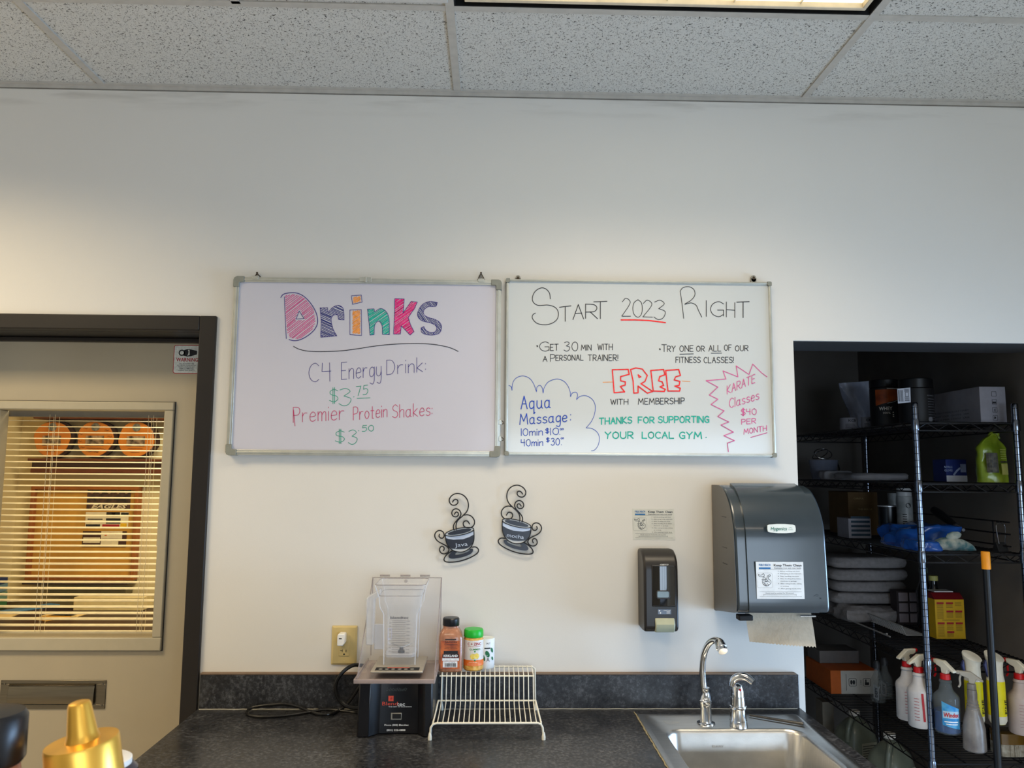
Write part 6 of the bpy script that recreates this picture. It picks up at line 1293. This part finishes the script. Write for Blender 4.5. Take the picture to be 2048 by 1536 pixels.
for u, v0, v1 in ((.06, .5, .88), (.38, .55, .67), (.38, .78, .88), (.68, .55, .67), (.68, .82, .93), (.06, .06, .36), (.37, .24, .36), (.68, .2, .36), (.37, .05, .15)):
    v = v1
    while v > v0: quad(g, f, (u-.5)*W_, (u+.22-.5)*W_, v*H_-.0016, v*H_); v -= .028
text(g, 'FIRST AID GUIDE', f, -.0, .47*H_, .004, .06) if False else quad(g, f, -.035, .04, .47*H_, .485*H_)
build('fine_print', g, mat('print_olive', (130, 96, 16), .6), t)
# --- fifth shelf
OR_ = mat('orange_carton', (200, 96, 22), .5)
x0_, x1_ = SXL+.012, 1.885; yy = 3.86; H = onY(1700, 1341, yy).z-zs(5)
t, w_, d_, h = bx('glove_carton', 'orange and white carton with round symbols at the left of the bottles', 'box', x0_, x1_, yy, yy+.30, zs(5), H, OR_)
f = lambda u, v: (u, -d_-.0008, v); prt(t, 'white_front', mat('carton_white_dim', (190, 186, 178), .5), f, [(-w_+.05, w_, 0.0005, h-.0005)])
g = G(); f2 = lambda u, v: (u, -d_-.0014, v)
for u in (-.01, .06): L = rrect(.036, .036, .006, 3, u, h*.5); ribbon(g, L+[L[0]], .0022, f2)
for u in (-.016, -.004): g.add([f2(u+.006*math.cos(k), h*.5+.011*math.sin(k)) for k in (i*.6 for i in range(10))], [tuple(range(10))])
quad(g, f2, .05, .07, h*.38, h*.5); quad(g, f2, .052, .058, h*.5, h*.62); quad(g, f2, -.042, -.040, h*.15, h*.85); text(g, '100', f2, .03, h*.5, .008, .02, rot=1.57); build('symbols', g, K_, t)
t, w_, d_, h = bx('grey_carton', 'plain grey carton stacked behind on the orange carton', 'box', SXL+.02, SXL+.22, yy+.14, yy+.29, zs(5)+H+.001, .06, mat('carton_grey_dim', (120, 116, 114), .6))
def spray(x, y, name, label, bodym, collarm, shroudm, tipm, rz=0, R_=.045, H=.19, z=None, liquid=None, clear=False, group=None, pf=None, tilt=0, hs=.88):
    z = zs(5) if z is None else z; t = thing(name, label, 'spray bottle', (x, y, z), rz, group, local=True)
    pr = pf or [(R_*.90, 0), (R_, .006), (R_*.97, H*.55), (R_*1.0, H*.64), (R_*.94, H*.70), (R_*.55, H*.80), (R_*.42, H*.93), (R_*.50, H*.96), (R_*.42, H)]
    g = G(); lathe(g, pr, (0, 0, 0), 30); build('bottle_body', g, bodym, t, smooth=True)
    if liquid: g = G(); lathe(g, [(R_*.86, .004), (R_*.955, .008), (R_*.93, H*.42)], (0, 0, 0), 26); build('liquid', g, liquid, t, smooth=True)
    g = G(); lathe(g, [(R_*.36, H+.0005), (R_*.40, H+.002), (R_*.38, H+.020), (R_*.30, H+.021)], (0, 0, 0), 20); build('collar', g, collarm, t, smooth=True)
    hz = H+.021; s = hs
    P = [(-.012*s, 0), (.010*s, 0), (.013*s, .022*s), (.045*s, .034*s), (.048*s, .052*s), (.0*s, .052*s), (-.048*s, .018*s), (-.046*s, .010*s), (-.020*s, .020*s)]
    g = G(); prism(g, P, lambda u, v, q: (u, q, hz+v), -.011*s, .011*s); build('spray_head', g, shroudm, t, bevel=.003)
    g = G(); tube(g, [(.046*s, 0, hz+.044*s), (.058*s, 0, hz+.044*s)], [.0095*s, .0085*s], 12); build('nozzle', g, tipm, t, smooth=True)
    g = G(); tube(g, smooth_pts([(.040*s, 0, hz+.036*s), (.046*s, 0, hz+.016*s), (.045*s, 0, hz-.008*s), (.052*s, 0, hz-.022*s)], 3), .0045*s, 8); build('trigger', g, tipm if tipm is RED else shroudm, t, smooth=True)
    return t, R_, H
MILK = mat('milky_bottle', (206, 200, 196), .35, alpha=.97); BONE = mat('bone_plastic', (222, 214, 192), .4)
def barrel(R_, lift=.0006): return lambda u, v: ((R_+lift)*math.sin(u/R_), -(R_+lift)*math.cos(u/R_), v)
for x, y, rz, lab, pr_ in ((1.626, 3.012, .1, 'white trigger spray bottle with red printed panel hanging just left of the front post', True), (1.628, 3.10, .3, 'white trigger spray bottle with red nozzle, farther back of the two', False)):
    t, R_, H = spray(x, y, 'spray_bottle', lab, MILK, RED, BONE, RED, rz, .0432, .195, z=.732, group='white spray bottles with red nozzles')
    f = barrel(R_); g = G(); ribbon(g, [(-.016, .125), (-.012, .03)], .008, f)
    L = [(.008, .11), (.05, .112), (.050, .03), (.014, .028)]; ribbon(g, L+[L[0]], .0014, f)
    for k in range(9): quad(g, f, .018, .046, .038+.008*k, .0395+.008*k, 3)
    for k in range(8): quad(g, f, -.045, -.028, .03+.011*k, .0315+.011*k, 2)
    build('red_print', g, REDI, t)
CLR2 = mat('clear_bottle', (150, 158, 160), .06, alpha=.22, coat=.5); 
t, R_, H = spray(1.690, 2.945, 'glass_cleaner_bottle', 'clear blue glass cleaner spray bottle hanging right of the front post', CLR2, RED, BONE, RED, 1.95, .045, .187, z=.732, liquid=mat('blue_liquid', (8, 66, 128), .2, alpha=.9))
f0 = barrel(R_, .001); ang = 1.95
def f(u, v): p = Vector(f0(u, v)); return tuple(Matrix.Rotation(-ang, 3, 'Z') @ p)
g = G(); g.add([f(u, v) for u, v in ((-.042, .035), (.016, .02), (.018, .108), (-.045, .135))]+[], [(0, 1, 2, 3)]) if False else None
vs = []; n = 10
for i in range(n+1): u = -.040+.060*i/n; vs += [f(u, .035-.014*i/n), f(u, .118-.025*i/n)]
g = G(); g.add(vs, [(2*i, 2*i+2, 2*i+3, 2*i+1) for i in range(n)]); build('label', g, mat('cleaner_label_blue', (30, 130, 196), .35, c2=(90, 170, 210), vs=40), t)
f0b = barrel(R_, .0018); fb = lambda u, v: tuple(Matrix.Rotation(-ang, 3, 'Z') @ Vector(f0b(u, v)))
g = G(); vs = []
for i in range(n+1): u = -.037+.054*i/n; vs += [fb(u, .060), fb(u, .085)]
g.add(vs, [(2*i, 2*i+2, 2*i+3, 2*i+1) for i in range(n)]); build('name_panel', g, mat('panel_pale', (170, 200, 216), .4), t)
f0c = barrel(R_, .0026); fc = lambda u, v: tuple(Matrix.Rotation(-ang, 3, 'Z') @ Vector(f0c(u, v)))
g = G(); text(g, 'Windex', fc, -.009, .0725, .015, .051, bold=.03, italic=.1); build('lettering', g, RED, t)
g = G(); quad(g, fc, -.033, .012, .046, .050, 4); quad(g, fc, -.028, .010, .038, .041, 4); build('label_lines', g, WHT, t)
GRYB = mat('grey_clear_bottle', (150, 144, 138), .3, c2=(112, 106, 104), vs=18, alpha=.9)
t, R_, H = spray(1.757, 2.895, 'spray_bottle', 'greyish spray bottle with ribbed neck and pale trigger head', GRYB, GRYB, mat('pale_grey_plastic', (170, 164, 152), .4), MC['pale_grey_plastic'], math.pi-.5, .038, .212, z=.684, hs=.8,
    pf=[(.033, 0), (.038, .005), (.037, .081), (.030, .117), (.0235, .135), (.0232, .142), (.021, .145), (.0222, .151), (.019, .154), (.0205, .160), (.0175, .164), (.0188, .171), (.016, .176), (.0168, .198), (.0155, .212)])
for zz in (.0,):
    g = G()
    for k in range(9): quad(g, barrel(.0383, .001), -.018, .016, .03+.009*k, .033+.009*k, 3)
    build('worn_print', g, mat('print_brownish', (110, 84, 78), .6), t)
MAT_GLOSSJ = mat('jar_gloss_black', (14, 14, 16), .12, coat=.6)
t, r_, hb = can('black_jar', 'small black jar with glassy side standing below the yellow mist sprayers', 'jar', 1.925, 3.13, zs(5), .036, .085, MAT_GLOSSJ, BLACK, .02)
YEL = mat('yellow_sleeve', (232, 218, 20), .35); YTOP = mat('mist_white', (222, 216, 198), .35)
for px, yy, lab, dim in ((1951, 2.945, 'yellow sleeved mist sprayer with slanted cream top, left of the black pole', 0), (1996, 2.94, 'yellow sleeved mist sprayer with slanted cream top, right of the black pole', 1)):
    p = onY(px, 1446, yy); z0_ = p.z; x_ = p.x; H = onY(px, 1308, yy).z-z0_
    t = thing('mist_sprayer', lab, 'spray bottle', (x_, yy, z0_), group='yellow mist sprayers hanging on the shelf rail', local=True); r_ = .031
    g = G(); lathe(g, [(r_*.8, 0), (r_*.98, .012), (r_, .05), (r_*.97, H*.62)], (0, 0, 0), 30); build('sleeve', g, YEL, t, smooth=True)
    g = G(); n = 30; vs = []; lv = [(H*.621, .97, 0), (H*.70, .86, 0), (H*.82, .84, 0), (H*.90, .92, 0), (H*.965, 1.05, .55), (H*.975, 1.0, .6)]
    for z_, k_, sl_ in lv:
        for i in range(n): q = 2*math.pi*i/n; vs.append((r_*k_*math.cos(q), r_*k_*math.sin(q), z_-sl_*.024*math.cos(q-R(-70))))
    g.add(vs, [(j*n+i, j*n+(i+1) % n, (j+1)*n+(i+1) % n, (j+1)*n+i) for j in range(5) for i in range(n)]+[tuple(5*n+i for i in range(n))]); build('slanted_head', g, YTOP, t, smooth=True)
    g = G(); lathe(g, [(r_*.82, .001), (r_*.99, .0125), (r_*1.005, .028), (r_*1.003, .03)], (0, 0, 0), 30, cap=False); build('white_base', g, YTOP, t, smooth=True)
    g = G(); prism(g, [(-r_*.95, H*.66), (-r_*1.35, H*.84), (-r_*1.05, H*.92)], lambda u, v, q: (u, q, v), -.006, .006); build('trigger', g, mat('trigger_navy', (60, 66, 110), .4), t, bevel=.002)
    f = barrel(r_, .0008); g = G(); text(g, 'ULTRA', f, -.022, H*.28, .012, .065, bold=.03, rot=1.57); text(g, 'FINE', f, .018, H*.26, .016, .05, bold=.02, rot=1.57); build('lettering', g, K_, t)
# amber jug and the sprayer on it
yy = 3.02; a = onY(1990, 1500, yy)
t = thing('amber_container', 'amber filled clear ribbed container at the right front of the fifth shelf', 'container', (1.993, 3.055, zs(5)), local=True)
g = G(); lathe(g, [(.045, 0), (.052, .004), (.052, .046)], (-.012, 0, 0), 28, 1, .8, sq=3); build('ribbed_base', g, mat('ribbed_clear', (150, 138, 118), .25, c2=(196, 186, 166), vs=60, alpha=.9), t, smooth=True)
for k in range(9):
    q = R(-90+(k-4)*16); g = G(); tube(g, [(-.012+.053*math.sin(R((k-4)*16))*1.15, -.0435*math.cos(R((k-4)*16))-.001, .005), (-.012+.053*math.sin(R((k-4)*16))*1.15, -.0435*math.cos(R((k-4)*16))-.001, .044)], .0025, 5); build('rib', g, MC['ribbed_clear'], t)
g = G(); lathe(g, [(.052, .0465), (.052, .085), (.046, .088)], (-.012, 0, 0), 28, 1, .8, sq=3); build('amber_part', g, mat('amber_liquid', (110, 78, 24), .25, coat=.4), t, smooth=True)
t, R_, H = spray(1.968, 2.945, 'spray_bottle', 'milky spray bottle with red collar hanging at the far right before the shelving', mat('milky_pink', (186, 170, 164), .35), RED, BONE, RED, 2.0, .043, .192, z=.728)
f0 = barrel(R_, .0008); f = lambda u, v: tuple(Matrix.Rotation(-2.0, 3, 'Z') @ Vector(f0(u, v))); g = G()
for k in range(8): quad(g, f, -.03, .025, .03+.011*k, .0312+.011*k, 4)
build('faded_print', g, mat('print_faded_pink', (170, 120, 120), .6), t)
# clear bottles
for i, (x, y, lab) in enumerate(((1.822, 3.74, 'clear spray bottle nearest the orange and white carton'), (1.888, 3.80, 'clear spray bottle in the middle behind its twins'), (1.868, 3.575, 'clear spray bottle nearest the camera of the three'))):
    t = thing('clear_bottle', lab, 'bottle', (x, y, zs(5)), local=True, group='empty clear bottles on the fifth shelf')
    R_, H = .033, .15
    g = G(); lathe(g, [(R_*.9, 0), (R_, .005), (R_, H*.6), (R_*.45, H*.85), (R_*.4, H)], (0, 0, 0), 26); build('bottle_body', g, CLR2, t, smooth=True)
    g = G(); lathe(g, [(R_*.5, H+.0005), (R_*.5, H+.018), (R_*.3, H+.035), (R_*.2, H+.036)], (0, 0, 0), 18); build('cap', g, mat('cap_smoke', (60, 62, 66), .3), t, smooth=True)
    f = barrel(R_, .0006); g = G(); L = [(-.034, .02), (-.012, .012), (-.010, .07), (-.034, .085)]; g.add([f(*p) for p in L], [(0, 1, 2, 3)]); build('label', g, mat('label_dim', (140, 142, 144), .5), t)
    g = G(); text(g, 'DEFY', barrel(R_, .0014), -.022, .048, .010, .045, bold=.03, rot=1.57); build('lettering', g, K_, t)
# --- bottom shelf jugs
JG = mat('jug_greenish', (112, 118, 104), .3, alpha=.85, coat=.3)
for i, (x, y, H, lab) in enumerate(((1.725, 3.78, .31, 'milky green gallon jug farther back on the bottom shelf'), (1.728, 3.46, .31, 'milky green gallon jug nearest the front of the bottom shelf'))):
    t = thing('plastic_jug', lab, 'jug', (x, y, zs(6)), rz=.3+.2*i, local=True, group='large jugs on the bottom shelf')
    R_ = .082; g = G(); lathe(g, [(R_*.92, 0), (R_, .008), (R_, H*.60), (R_*.85, H*.74), (R_*.42, H*.87), (R_*.26, H*.9), (R_*.26, H*.94)], (0, 0, 0), 30, sq=1.5); build('jug_body', g, JG, t, smooth=True)
    g = G(); lathe(g, [(R_*.30, H*.94), (R_*.30, H), (R_*.2, H+.001)], (0, 0, 0), 20); build('cap', g, WHITEP, t, smooth=True)
    g = G(); tube(g, smooth_pts([(-R_*.3, -R_*.2, H*.90), (-R_*.62, -R_*.45, H*.93), (-R_*.95, -R_*.55, H*.80), (-R_*.98, -R_*.5, H*.62)], 5), .012, 10); build('handle', g, JG, t, smooth=True)
    g = G(); f = lambda u, v: (u, -R_-.002, v); quad(g, f, -.04, .045, .10, .19); build('label', g, mat('jug_label', (150, 150, 132), .5), t)
    g = G(); f = lambda u, v: (u, -R_-.0028, v)
    for k in range(7): quad(g, f, -.035, .038-.006*(k % 3), .112+.0105*k, .115+.0105*k)
    build('label_print', g, K_, t)
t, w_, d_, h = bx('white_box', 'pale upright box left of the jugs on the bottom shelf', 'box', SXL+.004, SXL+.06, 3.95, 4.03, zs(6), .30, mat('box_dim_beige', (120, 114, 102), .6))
# pole
p0 = onY(1970.5, 1103, 2.845); 
t = thing('pole', 'black broom pole with bright orange grip end leaning before the shelving', 'pole', (p0.x, 2.845, 0), local=True)
Zt = p0.z; g = G(); lathe(g, [(.0125, 0), (.0125, Zt-.062)], (0, 0, 0), 20); build('shaft', g, mat('pole_black', (14, 14, 15), .4), t, smooth=True)
g = G(); lathe(g, [(.0148, Zt-.063), (.0152, Zt-.060), (.0148, Zt-.002), (.0138, Zt)], (0, 0, 0), 24); build('grip_end', g, mat('grip_orange', (244, 152, 20), .45), t, smooth=True)
g = G(); box(g, -.12, .06, -.02, .02, .0, .03); build('pole_foot', g, MBLACK, t, bevel=.004)
